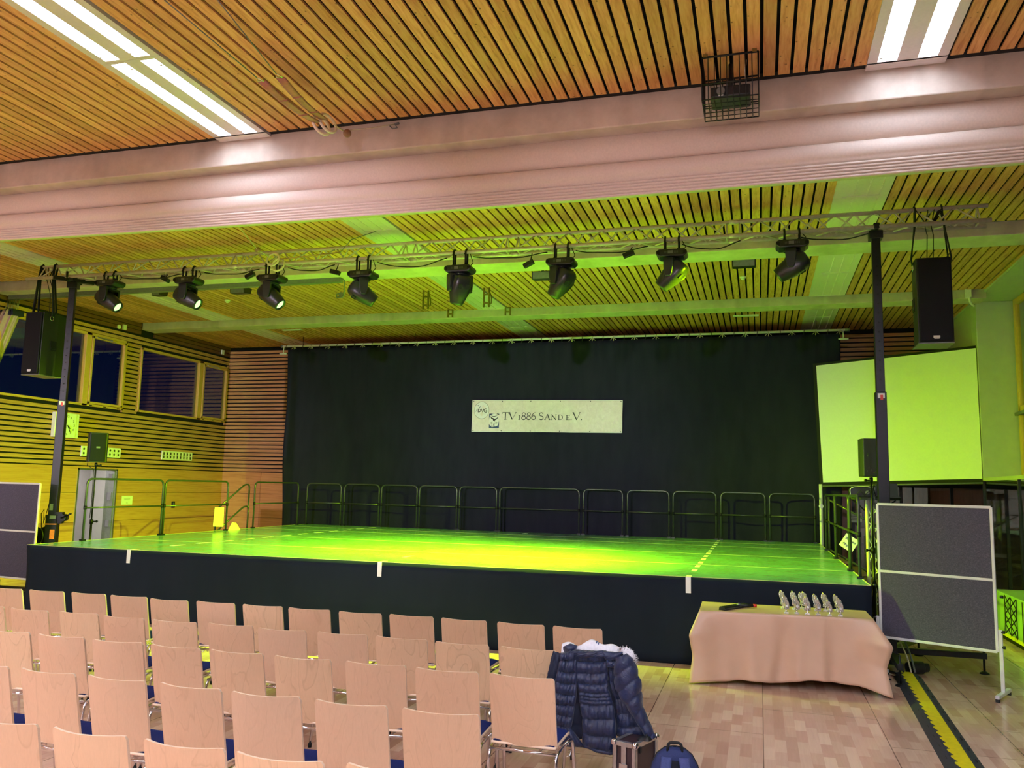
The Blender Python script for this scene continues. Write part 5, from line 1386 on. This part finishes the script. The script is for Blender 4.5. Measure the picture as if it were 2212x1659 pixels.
def case_and_bag():
    c = [at(x, y, z=0.38) for x, y in ((1337, 1596), (1373, 1609.5), (1418, 1588.5), (1391, 1582))]
    o = c[1]; e1 = (c[0]-c[1]); e2 = (c[2]-c[1]); e1.z = e2.z = 0
    L1, L2 = 0.17, 0.30
    ang = math.atan2(e2.y, e2.x)
    root = thing('flight_case', 'small black flight case with aluminium edges beside the jacket', 'flight case', (o.x, o.y, 0), ang)
    # local x along e2, y along e1
    MB().span((0.012, 0.012, 0.02), (L2-0.012, L1-0.012, 0.375)).build('panels', 'case_board', root)
    e = MB(); w = 0.016; t = 0.004
    for (x, y) in ((0, 0), (L2, 0), (0, L1), (L2, L1)):
        sx, sy = (1 if x == 0 else -1), (1 if y == 0 else -1)
        e.span((x, y, 0.015), (x+sx*0.028, y+sy*t*2, 0.38)).span((x, y, 0.015), (x+sx*t*2, y+sy*0.028, 0.38))
    for z0, z1 in ((0.352, 0.381), (0.015, 0.04)):
        for y in (0, L1): e.span((0, y, z0), (L2, y+(1 if y == 0 else -1)*t*2, z1))
        for x in (0, L2): e.span((x, 0, z0), (x+(1 if x == 0 else -1)*t*2, L1, z1))
    for y in (0, L1): e.span((0, y, 0.376), (L2, y+(1 if y == 0 else -1)*0.028, 0.382))
    for x in (0, L2): e.span((x, 0, 0.376), (x+(1 if x == 0 else -1)*0.028, L1, 0.382))
    e.span((-0.002, L1*0.42, 0.015), (0.006, L1*0.62, 0.38))
    e.build('edge_profile', 'aluminium', root, bevel=0.002)
    for x in (0.0, L2):
        for y in (0.0, L1): MB().ball((x+(0.008 if x == 0 else -0.008), y+(0.008 if y == 0 else -0.008), 0.37), 0.024, 10).build('ball_corner', 'chrome', root)
    MB().box((-0.006, L1*0.5, 0.20), (0.012, 0.06, 0.10)).cyl((-0.014, L1*0.5, 0.20), (-0.008, L1*0.5, 0.20), 0.02, 12).build('butterfly_latch', 'chrome', root, bevel=0.003)
    MB().box((0.05, -0.006, 0.34), (0.025, 0.012, 0.035)).build('catch', 'black_metal', root)
    p = at(1398, 1594, z=0.385)
    r2 = thing('black_pouch', 'small black pouch lying on top of the flight case', 'pouch', (p.x-0.005, p.y-0.0, 0.383), ang+0.1)
    MB().grid(lambda u, v: (0.075*(2*u-1)*(1-0.15*(2*v-1)**2), 0.045*(2*v-1), 0.022*(1-(2*u-1)**4)*(1-(2*v-1)**4)*(1+0.3*math.sin(5*u+3*v))), 14, 10).grid(lambda u, v: (0.075*(2*u-1)*(1-0.15*(2*v-1)**2), 0.045*(2*v-1), 0.0), 14, 10, flip=True).build('body', 'black_plastic', r2, fix=False)
    MB().tube([(-0.05, -0.02, 0.022), (-0.02, -0.01, 0.034), (0.02, 0.012, 0.03), (0.05, 0.02, 0.034)], 0.006, 6).build('strap', 'strap_black', r2)
    # backpack, seen from its shoulder-strap side
    b = at(1455, 1640, y=5.40)
    root = thing('backpack', 'navy blue backpack standing on the floor with its straps towards the camera', 'backpack', (b.x, 5.47, 0), math.radians(8))
    prof = [(0.0, 0.15, 0.105), (0.03, 0.162, 0.12), (0.12, 0.168, 0.125), (0.24, 0.160, 0.115), (0.33, 0.138, 0.095), (0.39, 0.105, 0.07), (0.425, 0.06, 0.04), (0.435, 0.01, 0.01)]
    def sh(u, v):
        t = v*(len(prof)-1); i = min(int(t), len(prof)-2); f = t-i
        z, rx, ry = [prof[i][k]*(1-f)+prof[i+1][k]*f for k in range(3)]
        a = 2*PI*u; cc, ss = math.cos(a), math.sin(a)
        return (rx*math.copysign(abs(cc)**0.8, cc), ry*math.copysign(abs(ss)**0.7, ss)*(1.0 if ss > 0 else 0.62), z)
    MB().grid(sh, 40, 28).build('bag_body', 'navy_bag', root, fix=False)
    def front(x, z):
        t = 0
        for k in range(len(prof)-1):
            if prof[k][0] <= z <= prof[k+1][0]:
                f = (z-prof[k][0])/(prof[k+1][0]-prof[k][0]); rx = prof[k][1]*(1-f)+prof[k+1][1]*f; ry = prof[k][2]*(1-f)+prof[k+1][2]*f; break
        c = min(1, abs(x)/rx); s = max(0, 1-c**2.5)**0.28
        return -ry*0.62*s
    bp = MB().grid(lambda u, v: (lambda x, z: (x, front(x, z)-0.014*(1-(2*u-1)**6), z))((2*u-1)*0.115*(1-0.45*v**3), 0.03+0.34*v), 16, 20)
    bp.build('back_mesh', 'bag_mesh', root, fix=False, solid=0.006)
    for sx in (-1, 1):
        m = MB().grid(lambda u, v: (lambda x, z: (x, front(x, z)-0.042-0.012*math.sin(PI*v)-0.008*math.sin(PI*u), z))(sx*(0.052+0.045*(1-v))+0.030*(2*u-1), 0.02+0.375*v), 6, 24)
        m.build('shoulder_strap', 'strap_navy', root, fix=False, solid=0.014)
    MB().tube(fillet([(-0.045, -0.02, 0.41), (-0.04, -0.02, 0.465), (0.04, -0.02, 0.465), (0.045, -0.02, 0.41)], 0.03), 0.009, 8).build('carry_handle', 'strap_black', root)
    zp = [(rx*1.0, 0.012, z) for z, rx, ry in prof[1:]]
    MB().tube([(-x, y, z) for x, y, z in zp]+[(x, y, z) for x, y, z in reversed(zp)], 0.006, 6).build('zip_piping', 'strap_black', root)
case_and_bag()

# ------------------------------------------------------------------ prize table
def table():
    z = 0.74
    P = [at(x, y, z=z) for x, y in ((1511, 1319), (1886.5, 1338.6), (1869, 1320), (1517, 1300))]  # fl fr br bl
    fl, fr, br_, bl = P
    c = (fl+fr+br_+bl)/4
    ang = math.atan2(fr.y-fl.y, fr.x-fl.x)
    root = thing('folding_table', 'table under the beige cloth in front of the stage', 'table', (c.x, c.y, 0), 0)
    q = [p.lerp(c, 0.015) for p in P]
    MB().quadbox([Vector((p.x-c.x, p.y-c.y, z-0.030)) for p in q], 0.025).build('tabletop', 'step_wood', root)
    for i, p in enumerate(q):
        d = (c-p); d.z = 0; d = d*0.05
        g = p-c+d
        if i == 0: w = at(1524, 1462, z=0)
        elif i == 1: w = at(1880, 1489, z=0)
        else: w = p+d
        w = Vector((w.x-c.x, w.y-c.y, 0))
        MB().tube([Vector((w.x, w.y, 0.0)), Vector((g.x, g.y, z-0.03))], 0.016, 8).build('leg', 'black_metal', root)
        MB().cyl((w.x, w.y, 0), (w.x, w.y, 0.035), 0.024, 12).build('foot_cap', 'rubber', root)
    # paper cloth: top, then a skirt with folds, lifting at the corners
    root = mark(bpy.data.objects.new('tablecloth', None), 'beige paper tablecloth hanging to the floor on the prize table', 'tablecloth'); COL.objects.link(root); root.location = (c.x, c.y, z)
    per = []
    def side(a, b, n, tag):
        for k in range(n): per.append((a.lerp(b, k/n), tag, k/n))
    side(fl, fr, 64, 0); side(fr, br_, 24, 1); side(br_, bl, 64, 2); side(bl, fl, 24, 3)
    n = len(per)
    nrm = [Vector((0, -1, 0)), Vector((1, 0, 0)), Vector((0, 1, 0)), Vector((-1, 0, 0))]
    top = MB().add([tuple(p[0]-Vector((c.x, c.y, z))+Vector((0, 0, 0.004))) for p in per]+[(0, 0, 0.004)], [(i, (i+1) % n, n) for i in range(n)])
    top.build('top_sheet', 'table_paper', root)
    rows = 26; vs = []
    for j in range(rows+1):
        v = j/rows
        for i, (p, tag, s) in enumerate(per):
            # corner closeness
            Ls = (1.72, 0.7, 1.72, 0.7)[tag]
            dc = min(s, 1-s)*Ls
            near_start = s < 0.5
            cor = math.exp(-(dc/0.10)**1.5)
            N0 = nrm[tag]; N1 = nrm[(tag-1) % 4] if near_start else nrm[(tag+1) % 4]
            dirv = (N0+N1*cor).normalized()
            drop = {0: 0.665, 1: 0.60, 2: 0.62, 3: 0.60}[tag]
            if tag == 0: drop = 0.67+0.03*math.sin(s*5+0.6)+0.015*math.sin(s*17)-0.05*math.exp(-((s-0.0)/0.03)**2)*0
            drop = drop*(1-cor)+cor*0.735
            flare = 0.012+0.02*v
            fold = 0.0
            if tag == 0:
                fold = 0.024*v*math.sin(s*21+0.8)+0.012*v*math.sin(s*47)-0.035*v*math.exp(-((s-0.53+0.09*v)/0.03)**2)+0.02*v*math.exp(-((s-0.72)/0.02)**2)
            else: fold = 0.02*v*math.sin(s*9+tag)
            bul = cor*(0.21*v/0.33 if v < 0.33 else (0.21-0.10*(v-0.33)/0.3 if v < 0.63 else 0.11+0.05*(v-0.63)/0.37))*(1.0 if p.x > c.x else 0.62)*(1.0 if p.y < c.y else 0.12)
            q_ = p+dirv*(flare*math.sqrt(v)+fold+bul)
            zz = z+0.004-drop*v
            vs.append((q_.x-c.x, q_.y-c.y, max(zz, 0.006)-z))
    fs = [(j*n+i, (j+1)*n+i, (j+1)*n+(i+1) % n, j*n+(i+1) % n) for j in range(rows) for i in range(n)]
    MB().add(vs, fs, True).build('hanging_skirt', 'table_paper', root, solid=0.002)
    # trophies
    proto = thing('trophy', 'x', 'trophy')
    MB().box((0, 0, 0.011), (0.062, 0.05, 0.022)).build('plinth', 'marble', proto, bevel=0.003)
    MB().span((-0.024, -0.027, 0.005), (0.024, -0.025, 0.018)).build('name_plate', 'silver', proto)
    m = MB().lathe([(0.022, 0.022), (0.012, 0.035), (0.009, 0.055), (0.014, 0.07)], 12)
    m.build('stem', 'silver', proto)
    def fig(side_):
        def fn(u, v):
            w = 0.012+0.030*math.sin(PI*min(1, v*0.72+0.12))**1.3
            x = side_*0.006+w*(2*u-1)*(1 if side_ > 0 else 0.8)+0.012*math.sin(v*5.0+side_)-0.014*v*(1 if side_ > 0 else -0.2)
            y = 0.012*math.sin(u*9+v*7+side_)+0.006*side_
            zz = 0.055+(0.165+0.02*(1-u)*side_)*v+0.016*(1-u)*v
            return (x, y, zz)
        return fn
    MB().grid(fig(1), 12, 20).grid(fig(-1), 12, 16).build('swirl_figure', 'silver', proto, fix=False, solid=0.004)
    MB().cyl((0.008, -0.018, 0.105), (0.008, -0.024, 0.105), 0.017, 20).build('medal_disc', 'marble', proto)
    front = [(1050, 273), (1160, 278), (1273, 286), (1381, 292), (1503, 297), (1615, 303)]
    back = [(1020, 222), (1138, 232), (1215, 222), (1250, 238), (1362, 243), (1460, 252), (1578, 247)]
    nm = ['leftmost', 'second from the left', 'third from the left', 'fourth from the left', 'fifth from the left', 'rightmost']
    nb = ['far left', 'second from the left', 'third from the left, standing alone', 'fourth from the left', 'fifth from the left', 'sixth from the left, taller', 'far right']
    first = True
    for lst, row in ((front, 0), (back, 1)):
        for k, (x, y) in enumerate(lst):
            p = at(1480+x/4.809, 1270+y/4.809, z=z)
            lab = ('silver trophy in the front line on the table, %s%s' % (nm[k], ', smaller' if k == 4 else '')) if row == 0 else 'silver trophy in the back line on the table, %s' % nb[k]
            if first: o = proto; o.location = (p.x, p.y+0.02, z+0.005); o['label'] = lab; first = False
            else: o = dup(proto, (p.x, p.y+0.02, z+0.005), 0.0, lab)
            o['group'] = 'silver trophies on the table'
            s = 0.62 if (row == 0 and k == 4) else (0.74 if row == 0 else (0.78 if k in (0, 1, 3, 5) else 0.7))
            o.scale = (s, s, s)
            o.rotation_euler = (0, 0, 0.12*math.sin(k*2.3+row))
    # black cases on the table
    a, b = at(1480+385/4.809, 1270+228/4.809, z=z+0.01), at(1480+640/4.809, 1270+186/4.809, z=z+0.01)
    d = b-a
    root = thing('black_case', 'long flat black case lying on the left of the table', 'case', (a+b)/2, math.atan2(d.y, d.x))
    root.location.z = z+0.005
    MB().prism([(-0.04, 0), (0.045, 0), (0.035, 0.038), (-0.03, 0.03)], 'x', -d.length/2, d.length/2).build('body', 'black_plastic', root, bevel=0.005)
    MB().span((-d.length/2+0.03, -0.042, 0.012), (d.length/2-0.03, -0.036, 0.02)).build('zip_line', 'rail_steel', root)
    p = at(1480+678/4.809, 1270+195/4.809, z=z+0.02)
    root = thing('microphone', 'black microphone with a red ring beside the flat black case', 'microphone', (p.x, p.y, z+0.005), 0.25)
    MB().tube([(-0.11, 0, 0.026), (0.03, 0, 0.026)], [0.02, 0.017], 14).build('handle', 'black_plastic', root)
    MB().cyl((0.03, 0, 0.026), (0.065, 0, 0.026), 0.019, 14).build('red_ring', 'red_paint', root)
    MB().ball((-0.125, 0, 0.028), 0.026, 12).build('grille_ball', 'grey_metal', root)
table()

# ------------------------------------------------------------------ pinboards
def pinboard(label, right_top, ang, x_len, z0, z1, split):
    """right_top: ground point of the right end; board runs to the left along ang"""
    root = thing('pinboard', label, 'pinboard', (right_top[0], right_top[1], 0), ang)
    L = x_len
    f = MB()
    for z in (z0, split, z1): f.span((-L, -0.014, z-0.014), (0, 0.014, z+0.014))
    for x in (-L, 0): f.span((x-0.014, -0.014, z0), (x+0.014, 0.014, z1))
    f.build('frame', 'white_frame', root, bevel=0.004)
    for (a, b) in ((z0+0.014, split-0.014), (split+0.014, z1-0.014)): MB().span((-L+0.014, -0.010, a), (-0.014, 0.010, b)).build('felt_panel', 'felt_board', root)
    for x in (-L-0.034, 0.034):
        lg = MB().span((x-0.018, -0.012, 0.05), (x+0.018, 0.012, z0+0.22)).build('leg', 'white_frame', root, bevel=0.004)
        MB().span((x-0.02, -0.24, 0.03), (x+0.02, 0.24, 0.065)).build('foot_bar', 'white_frame', lg, bevel=0.006)
        MB().span((x-0.018, -0.235, 0.0), (x+0.018, -0.20, 0.03)).span((x-0.018, 0.20, 0.0), (x+0.018, 0.235, 0.03)).build('rubber_foot', 'rubber', lg)
        s = 1 if x > 0 else -1
        k = MB()
        for z in (z0+0.05, z0+0.55, z0+0.2): k.cyl((x+s*0.01, 0, z), (x+s*0.04, 0, z), 0.016, 10)
        k.build('clamp_knob', 'black_plastic', root)
def pinboards():
    r = at(2150, 1300, y=9.80); l = Vector((1.27, 10.31))
    ang = math.atan2(9.80-10.31, r.x-1.27)
    pinboard('dark grey pinboard in a white frame, right of the prize table', (r.x, 9.80), ang, math.hypot(r.x-1.27, 9.8-10.31), at(2152, 1408, y=9.8).z, at(2143, 1096, y=9.8).z, at(2144, 1253, y=9.8).z)
    r = at(78, 1150, y=10.62)
    pinboard('dark grey pinboard in a white frame, left of the stage corner', (r.x, 10.62), math.radians(-8), 1.2, at(64, 1252, y=10.62).z, at(82, 1045, y=10.62).z, at(75, 1149, y=10.62).z)
pinboards()

# ------------------------------------------------------------------ cable ramp and loose cables
def ramp():
    a0, a1 = at(1953, 1481, z=0.0), at(2045, 1659, z=0.0)
    b0, b1 = at(1983, 1453, z=0.0), at(2122, 1659, z=0.0)
    m0 = Vector((1.55, 10.55, 0)); m1 = (a1+b1)/2
    d = (m1-m0).normalized(); ang = math.atan2(d.y, d.x)
    L = (m1-m0).length+0.9
    root = thing('cable_ramp', 'black rubber cable ramp with a yellow lid running across the floor', 'cable ramp', m0, ang)
    w = 0.145
    MB().prism([(-w, 0), (w, 0), (w-0.01, 0.008), (0.065, 0.045), (-0.085, 0.045), (-w+0.01, 0.008)], 'x', 0, L).build('rubber_body', 'ramp_black', root)
    lid = MB(); n = int(L/0.165)
    # toothed edge on the left side of the lid
    pts = []
    for k in range(n+1):
        x = L*k/n
        pts += [(x, -0.072), (x+0.02, -0.076), (x+0.10, -0.056), (x+0.135, -0.046), (x+0.15, -0.050), (x+0.155, -0.066)] if k < n else [(x, -0.06)]
    poly = pts+[(L, 0.05), (0, 0.05)]
    lid.prism(poly, 'z', 0.0455, 0.049).build('yellow_lid', 'ramp_yellow', root)
    g = MB()
    for k in range(int(L/0.3)):
        for s in (-1, 1): g.box((0.2+0.3*k, s*0.10, 0.029), (0.07, 0.012, 0.004), Matrix.Rotation(s*0.55, 3, 'X'))
    g.build('grip_slot', 'dark_gap', root)
    rr = random.Random(9)
    for k in (0, 2, 3):
        pts = []
        x0, y0 = 1.22+0.05*k, 10.38+0.12*k
        top = 0.28+0.07*k
        pts = [Vector((1.50+0.04*k, 10.46, 0.062)), Vector((1.49+0.035*k, 10.58+0.03*k, 0.14+0.04*k)), Vector((1.40+0.03*k, 10.66+0.05*k, top)), Vector((x0+0.02, y0+0.25, top*0.8)), Vector((x0-0.05, y0+0.1, 0.1)), Vector((x0, y0, 0.013)), Vector((x0+0.12, y0-0.15, 0.013))]
        sm_ = []
        for i in range(len(pts)-1):
            p0, p1, p2, p3 = pts[max(0, i-1)], pts[i], pts[i+1], pts[min(len(pts)-1, i+2)]
            for j in range(5):
                t = j/5; sm_.append(0.5*((2*p1)+(p2-p0)*t+(2*p0-5*p1+4*p2-p3)*t*t+(3*p1-p0-3*p2+p3)*t**3))
        sm_.append(pts[-1])
        for q in sm_: q.z = max(q.z, 0.011)
        mark(MB().tube(sm_, 0.011 if k % 2 else 0.009, 6).build('power_cable', ['rubber', 'rubber', 'rope', 'grey_metal', 'rubber'][k]), ['thick black power cable looping down to the end of the cable ramp', 'second black power cable bunched at the end of the cable ramp', 'pale cable looping beside the table cloth at the cable ramp', 'grey cable looping at the end of the cable ramp', 'black cable lying closest to the stage at the cable ramp'][k], 'cable', 'cables at the cable ramp')
    root = thing('power_connector', 'round black power connector at the end of the cable ramp', 'plug', (1.60, 10.68, 0.0))
    MB().cyl((0, 0, 0.075), (0.14, 0.05, 0.075), 0.07, 16).cyl((0.14, 0.05, 0.075), (0.2, 0.07, 0.075), 0.05, 16).build('body', 'black_plastic', root, bevel=0.006)
    MB().cyl((-0.03, -0.01, 0.075), (0.0, 0, 0.075), 0.055, 16).build('cap', 'rubber', root)
ramp()

# ------------------------------------------------------------------ gymnastic rings, caged projector
def rings():
    # pair of rings, hauled up and tied towards the first beam
    Yr, Ys = 6.95, 6.05
    for k in range(2):
        rc = at(708-k*14, 266+k*5, y=Yr-0.03*k); st = at(606 if k == 0 else 566, 168 if k == 0 else 176, y=Ys-0.05*k)
        root = thing('gym_ring', ('pale wooden gymnastic ring on a leather strap, nearer the beam of the pair', 'pale wooden gymnastic ring on a leather strap, left one of the pair')[k], 'gymnastic ring', rc, 0, 'gymnastic rings')
        ax = Vector((0.86, -0.35, 0.3)).normalized()
        a = ax.cross(Vector((0, 0, 1))).normalized(); b = ax.cross(a)
        MB().tube([rc+a*0.098*math.cos(t*PI/16)+b*0.098*math.sin(t*PI/16) for t in range(32)], 0.015, 10, True).build('wooden_ring', 'ring_wood', root, world=True)
        sp_ = []
        e = rc+(st-rc).normalized()*0.08
        for t in range(9): sp_.append(st.lerp(e, t/8)+Vector((0, 0, -0.03*math.sin(PI*t/8))))
        MB().tube(sp_, 0.03, 6, flat=(0.007, 0.046)).build('leather_strap', 'leather', root, world=True)
        kn = MB()
        for t in (3, 6): kn.tube([sp_[t]-(sp_[t+1]-sp_[t]).normalized()*0.012, sp_[t]+(sp_[t+1]-sp_[t]).normalized()*0.012], 0.04, 6, flat=(0.014, 0.052))
        kn.build('strap_keeper', 'leather', root, world=True)
        up = (st-e).normalized(); sd = Vector((0.8, 0.6, 0))*0.035
        MB().tube([st-sd, st+sd, st+up*0.075, ], 0.005, 6, True).build('triangle_link', 'chrome', root, world=True)
        top = at(470 if k == 0 else 355, 0 if k == 0 else 0, z=ZC-0.02)
        MB().tube([st+up*0.075, top], 0.005, 6).build('wire_rope', 'grey_metal', root, world=True)
    bl = at(750, 288, y=7.3); hk = at(853, 268, y=7.5)
    root = thing('rope_ball', 'brown ball on the tether rope of the gymnastic rings below the beam', 'ball', bl)
    MB().ball(bl, 0.042, 14).build('ball', 'ball_brown', root, world=True)
    MB().tube([at(722, 270, y=Yr), bl+Vector((-0.03, 0, 0.02))], 0.007, 6).tube([bl+Vector((0.03, 0, 0.03)), (at(800, 277, y=7.4)), hk], 0.006, 6).build('tether_rope', 'rope', root, world=True)
    MB().tube([hk, at(858, 276, y=7.5), at(848, 278, y=7.5), at(842, 272, y=7.5)], 0.007, 6).tube([hk, at(862, 266, y=7.53)], 0.012, 6).build('snap_hook', 'grey_metal', root, world=True)
    # the other set beside the truss
    rc = at(590, 560, y=10.5); bl = at(557, 540, y=10.1); tp = at(508, 480, y=9.3); tp2 = at(498, 455, y=8.9)
    root = thing('gym_ring', 'pale gymnastic ring hanging in front of the truss above the third moving head', 'gymnastic ring', rc, 0, 'gymnastic rings')
    for k in range(2):
        c = rc+Vector((0.05*k, 0.06*k, -0.07*k)); a = Vector((0.93, 0.1, 0.3)).normalized(); b = Vector((-0.3, 0.2, 0.93)).normalized()
        MB().tube([c+a*0.098*math.cos(t*PI/16)+b*0.098*math.sin(t*PI/16) for t in range(32)], 0.015, 10, True).build('wooden_ring', 'ring_wood', root, world=True)
    MB().ball(bl, 0.042, 12).build('ball', 'ball_brown', root, world=True)
    MB().tube([rc, bl, tp, tp2+Vector((0, 0, 0.25))], 0.006, 6).build('tether_rope', 'rope', root, world=True)
    e = at(735, 545, y=10.72)
    MB().tube([rc+Vector((0.09, 0.02, 0)), (rc+e)/2+Vector((0, 0, -0.01)), e], 0.03, 6, flat=(0.006, 0.03)).build('leather_strap', 'leather', root, world=True)
    MB().tube([e, e+Vector((0.15, 0.05, 0.2)), Vector((e.x+0.5, 10.9, ZC))], 0.006, 6).build('wire_rope', 'grey_metal', root, world=True)
rings()

def cage():
    Y0, Y1 = 6.93, 7.36
    a, b = at(1516, 126, y=Y0), at(1638, 112, y=Y0)
    x0, x1 = a.x, b.x; z1 = 5.675; z0 = at(1580, 236, y=Y0+0.1).z
    root = thing('projector_cage', 'dark wire guard cage hanging under the board ceiling at the beam', 'wire cage', ((x0+x1)/2, Y0, z0))
    f = MB()
    for y in (Y0, Y1): f.tube([(x0, y, z1), (x1, y, z1)], 0.009, 6)
    for x in (x0, x1): f.tube([(x, Y0, z1), (x, Y1, z1)], 0.008, 6)
    f.build('top_frame', 'black_metal', root, world=True)
    w = MB(); n = 9
    for k in range(n+1):
        x = x0+(x1-x0)*k/n
        w.tube([(x, Y0, z1), (x, Y0, z0+0.05)], 0.0045, 5).tube([(x, Y0, z0+0.06), (x, Y1, z0+0.06)], 0.0045, 5).tube([(x, Y1, z1), (x, Y1, z0+0.06)], 0.0045, 5)
    for z in (z0+0.06, z0+0.20): w.tube([(x0, Y0, z), (x1, Y0, z)], 0.006, 5).tube([(x0, Y1, z), (x1, Y1, z)], 0.006, 5)
    for k in range(6):
        y = Y0+(Y1-Y0)*k/5; w.tube([(x0, y, z0+0.06), (x1, y, z0+0.06)], 0.0045, 5).tube([(x0, y, z0+0.06), (x0, y, z1)], 0.0045, 5).tube([(x1, y, z0+0.06), (x1, y, z1)], 0.0045, 5)
    w.build('wire_mesh', 'black_metal', root, world=True)
    c = MB()
    for x in (x0+0.03, x1-0.03):
        c.box((x, Y0, z1+0.012), (0.035, 0.03, 0.03))
    c.build('ceiling_clip', 'hook_brass', root, world=True)
    cx = (x0+x1)/2
    root = thing('ceiling_projector', 'dark projector box on a ceiling mount inside the wire cage', 'projector', (cx, 7.14, z0+0.10))
    MB().box((cx, 7.15, z0+0.165), (0.33, 0.26, 0.10)).build('housing', 'black_plastic', root, world=True, bevel=0.015)
    MB().cyl((cx-0.08, 7.02, z0+0.165), (cx-0.08, 7.0, z0+0.165), 0.035).build('lens', 'grey_metal', root, world=True)
    MB().cyl((cx, 7.15, z0+0.21), (cx, 7.15, ZC), 0.02).box((cx, 7.15, z0+0.24), (0.12, 0.10, 0.02)).build('ceiling_mount', 'black_metal', root, world=True)
    MB().span((cx-0.10, 7.017, z0+0.125), (cx-0.06, 7.02, z0+0.135)).build('maker_badge', 'white_paint', root, world=True)
    MB().tube([(x1-0.1, 7.1, ZC), (x1-0.11, 7.05, ZC-0.12), (x1-0.10, 7.1, z0+0.2)], 0.006, 6).build('cable', 'white_plastic', root, world=True)
cage()

# ------------------------------------------------------------------ fittings on the left wall
def wall_things():
    # clock
    p0, p1 = at(115, 888, x=XL+0.06), at(165, 942, x=XL+0.06)
    cy, cz = (p0.y+p1.y)/2, (p0.z+p1.z)/2; s = 0.52
    root = thing('wall_clock', 'square pale wall clock behind the left lifting tower', 'clock', (XL, cy+0.02, cz-0.03))
    MB().box((0.05, 0, 0), (0.10, s+0.12, s)).build('case', 'white_plastic', root, bevel=0.008)
    face = MB().box((0.103, 0, 0), (0.006, s-0.06, s-0.06)).build('dial', 'paper', root)
    W2 = Matrix.Rotation(PI/2, 4, 'Z') @ FACE_CAM
    for h in range(1, 13):
        a = math.radians(90-30*h)
        lettering(str(h), 'numeral', 'ink', face, Matrix.Translation((0.108, 0.185*math.cos(a), 0.185*math.sin(a))) @ W2, 0.07)
    MB().tube([(0.110, 0, 0), (0.110, 0.10*math.cos(math.radians(-42)), 0.10*math.sin(math.radians(-42)))], 0.01, 4).build('hour_hand', 'ink', root)
    MB().tube([(0.113, 0, 0), (0.113, 0.16*math.cos(math.radians(-60)), 0.16*math.sin(math.radians(-60)))], 0.007, 4).build('minute_hand', 'ink', root)
    # socket strips
    for k, ((xa, ya), (xb, yb)) in enumerate((((175, 962), (257, 990)), ((349, 972), (412, 997)))):
        a, b = at(xa, ya, x=XL), at(xb, yb, x=XL)
        root = thing('socket_panel', ('pale panel of switches and sockets behind the small stand loudspeaker', 'pale panel of slatted vents and sockets on the left wall above the guard rails')[k], 'socket panel', (XL, (a.y+b.y)/2, (a.z+b.z)/2))
        w, h = b.y-a.y, 0.20
        MB().box((0.012, 0, 0), (0.03, w, h+0.02)).build('plate', 'white_plastic', root, bevel=0.004)
        n = 9
        for i in range(n):
            y = -w/2+w*(i+0.5)/n
            m = MB().cyl((0.027, y, 0.045), (0.030, y, 0.045), 0.026, 14).cyl((0.027, y, -0.045), (0.030, y, -0.045), 0.026, 14) if k == 0 else MB().span((0.027, y-0.022, 0.01), (0.030, y+0.02, 0.075)).span((0.027, y-0.022, -0.075), (0.030, y+0.02, -0.01))
            m.build('socket', 'rail_steel', root)
            MB().span((0.027, y+w/n/2-0.004, -h/2+0.01), (0.031, y+w/n/2+0.004, h/2-0.01)).build('divider', 'white_paint', root)
    # notices and switch by the door
    a, b = at(263, 1071, x=XL), at(285, 1090, x=XL)
    root = thing('door_notice', 'white paper notice on the wooden wall beside the open door', 'notice', (XL+0.004, (a.y+b.y)/2, (a.z+b.z)/2))
    MB().box((0, 0, 0), (0.003, b.y-a.y, a.z-b.z)).build('sheet', 'paper', root)
    t = MB()
    for zz, w_ in ((0.03, 0.2), (0.012, 0.16), (-0.06, 0.06)): t.box((0.002, 0, zz), (0.001, w_, 0.006))
    t.build('print_line', 'ink_grey', root)
    p = at(373, 1090, x=XL)
    root = thing('wall_switch', 'dark door switch box on the wooden wall behind the second guard rail', 'switch', (XL, p.y, p.z))
    MB().box((0.012, 0, 0), (0.03, 0.11, 0.16)).build('plate', 'black_plastic', root, bevel=0.004)
    MB().box((0.03, 0, 0.02), (0.01, 0.05, 0.06)).build('button', 'grey_metal', root)
    p = at(1846, 1118, y=YB-0.004)
    root = thing('door_notice', 'white paper notice on the brown back door behind the exit stairs', 'notice', (p.x, YB-0.004, p.z))
    MB().box((0, 0, 0), (0.30, 0.003, 0.21)).build('sheet', 'paper', root)
    t = MB()
    for zz, w_ in ((0.03, 0.2), (-0.01, 0.12), (-0.05, 0.16)): t.box((0, -0.002, zz), (w_, 0.001, 0.01))
    t.build('print_line', 'ink_grey', root)
    # cable box at the right end of the last beam
    p = at(2091, 632, y=16.45)
    root = thing('junction_box', 'pale junction box with cable at the right end of the last beam', 'junction box', p)
    MB().box((0, 0, 0), (0.10, 0.06, 0.18)).build('box', 'white_plastic', root, bevel=0.006)
    MB().tube(fillet([(0.02, 0, -0.08), (0.03, 0, -0.2), (0.10, 0.02, -0.25)], 0.05), 0.02, 8).build('cable', 'white_plastic', root)
wall_things()

for o in list(SC.objects):
    if o.type == 'EMPTY' and o.get('label') == 'x': o['label'] = o.name
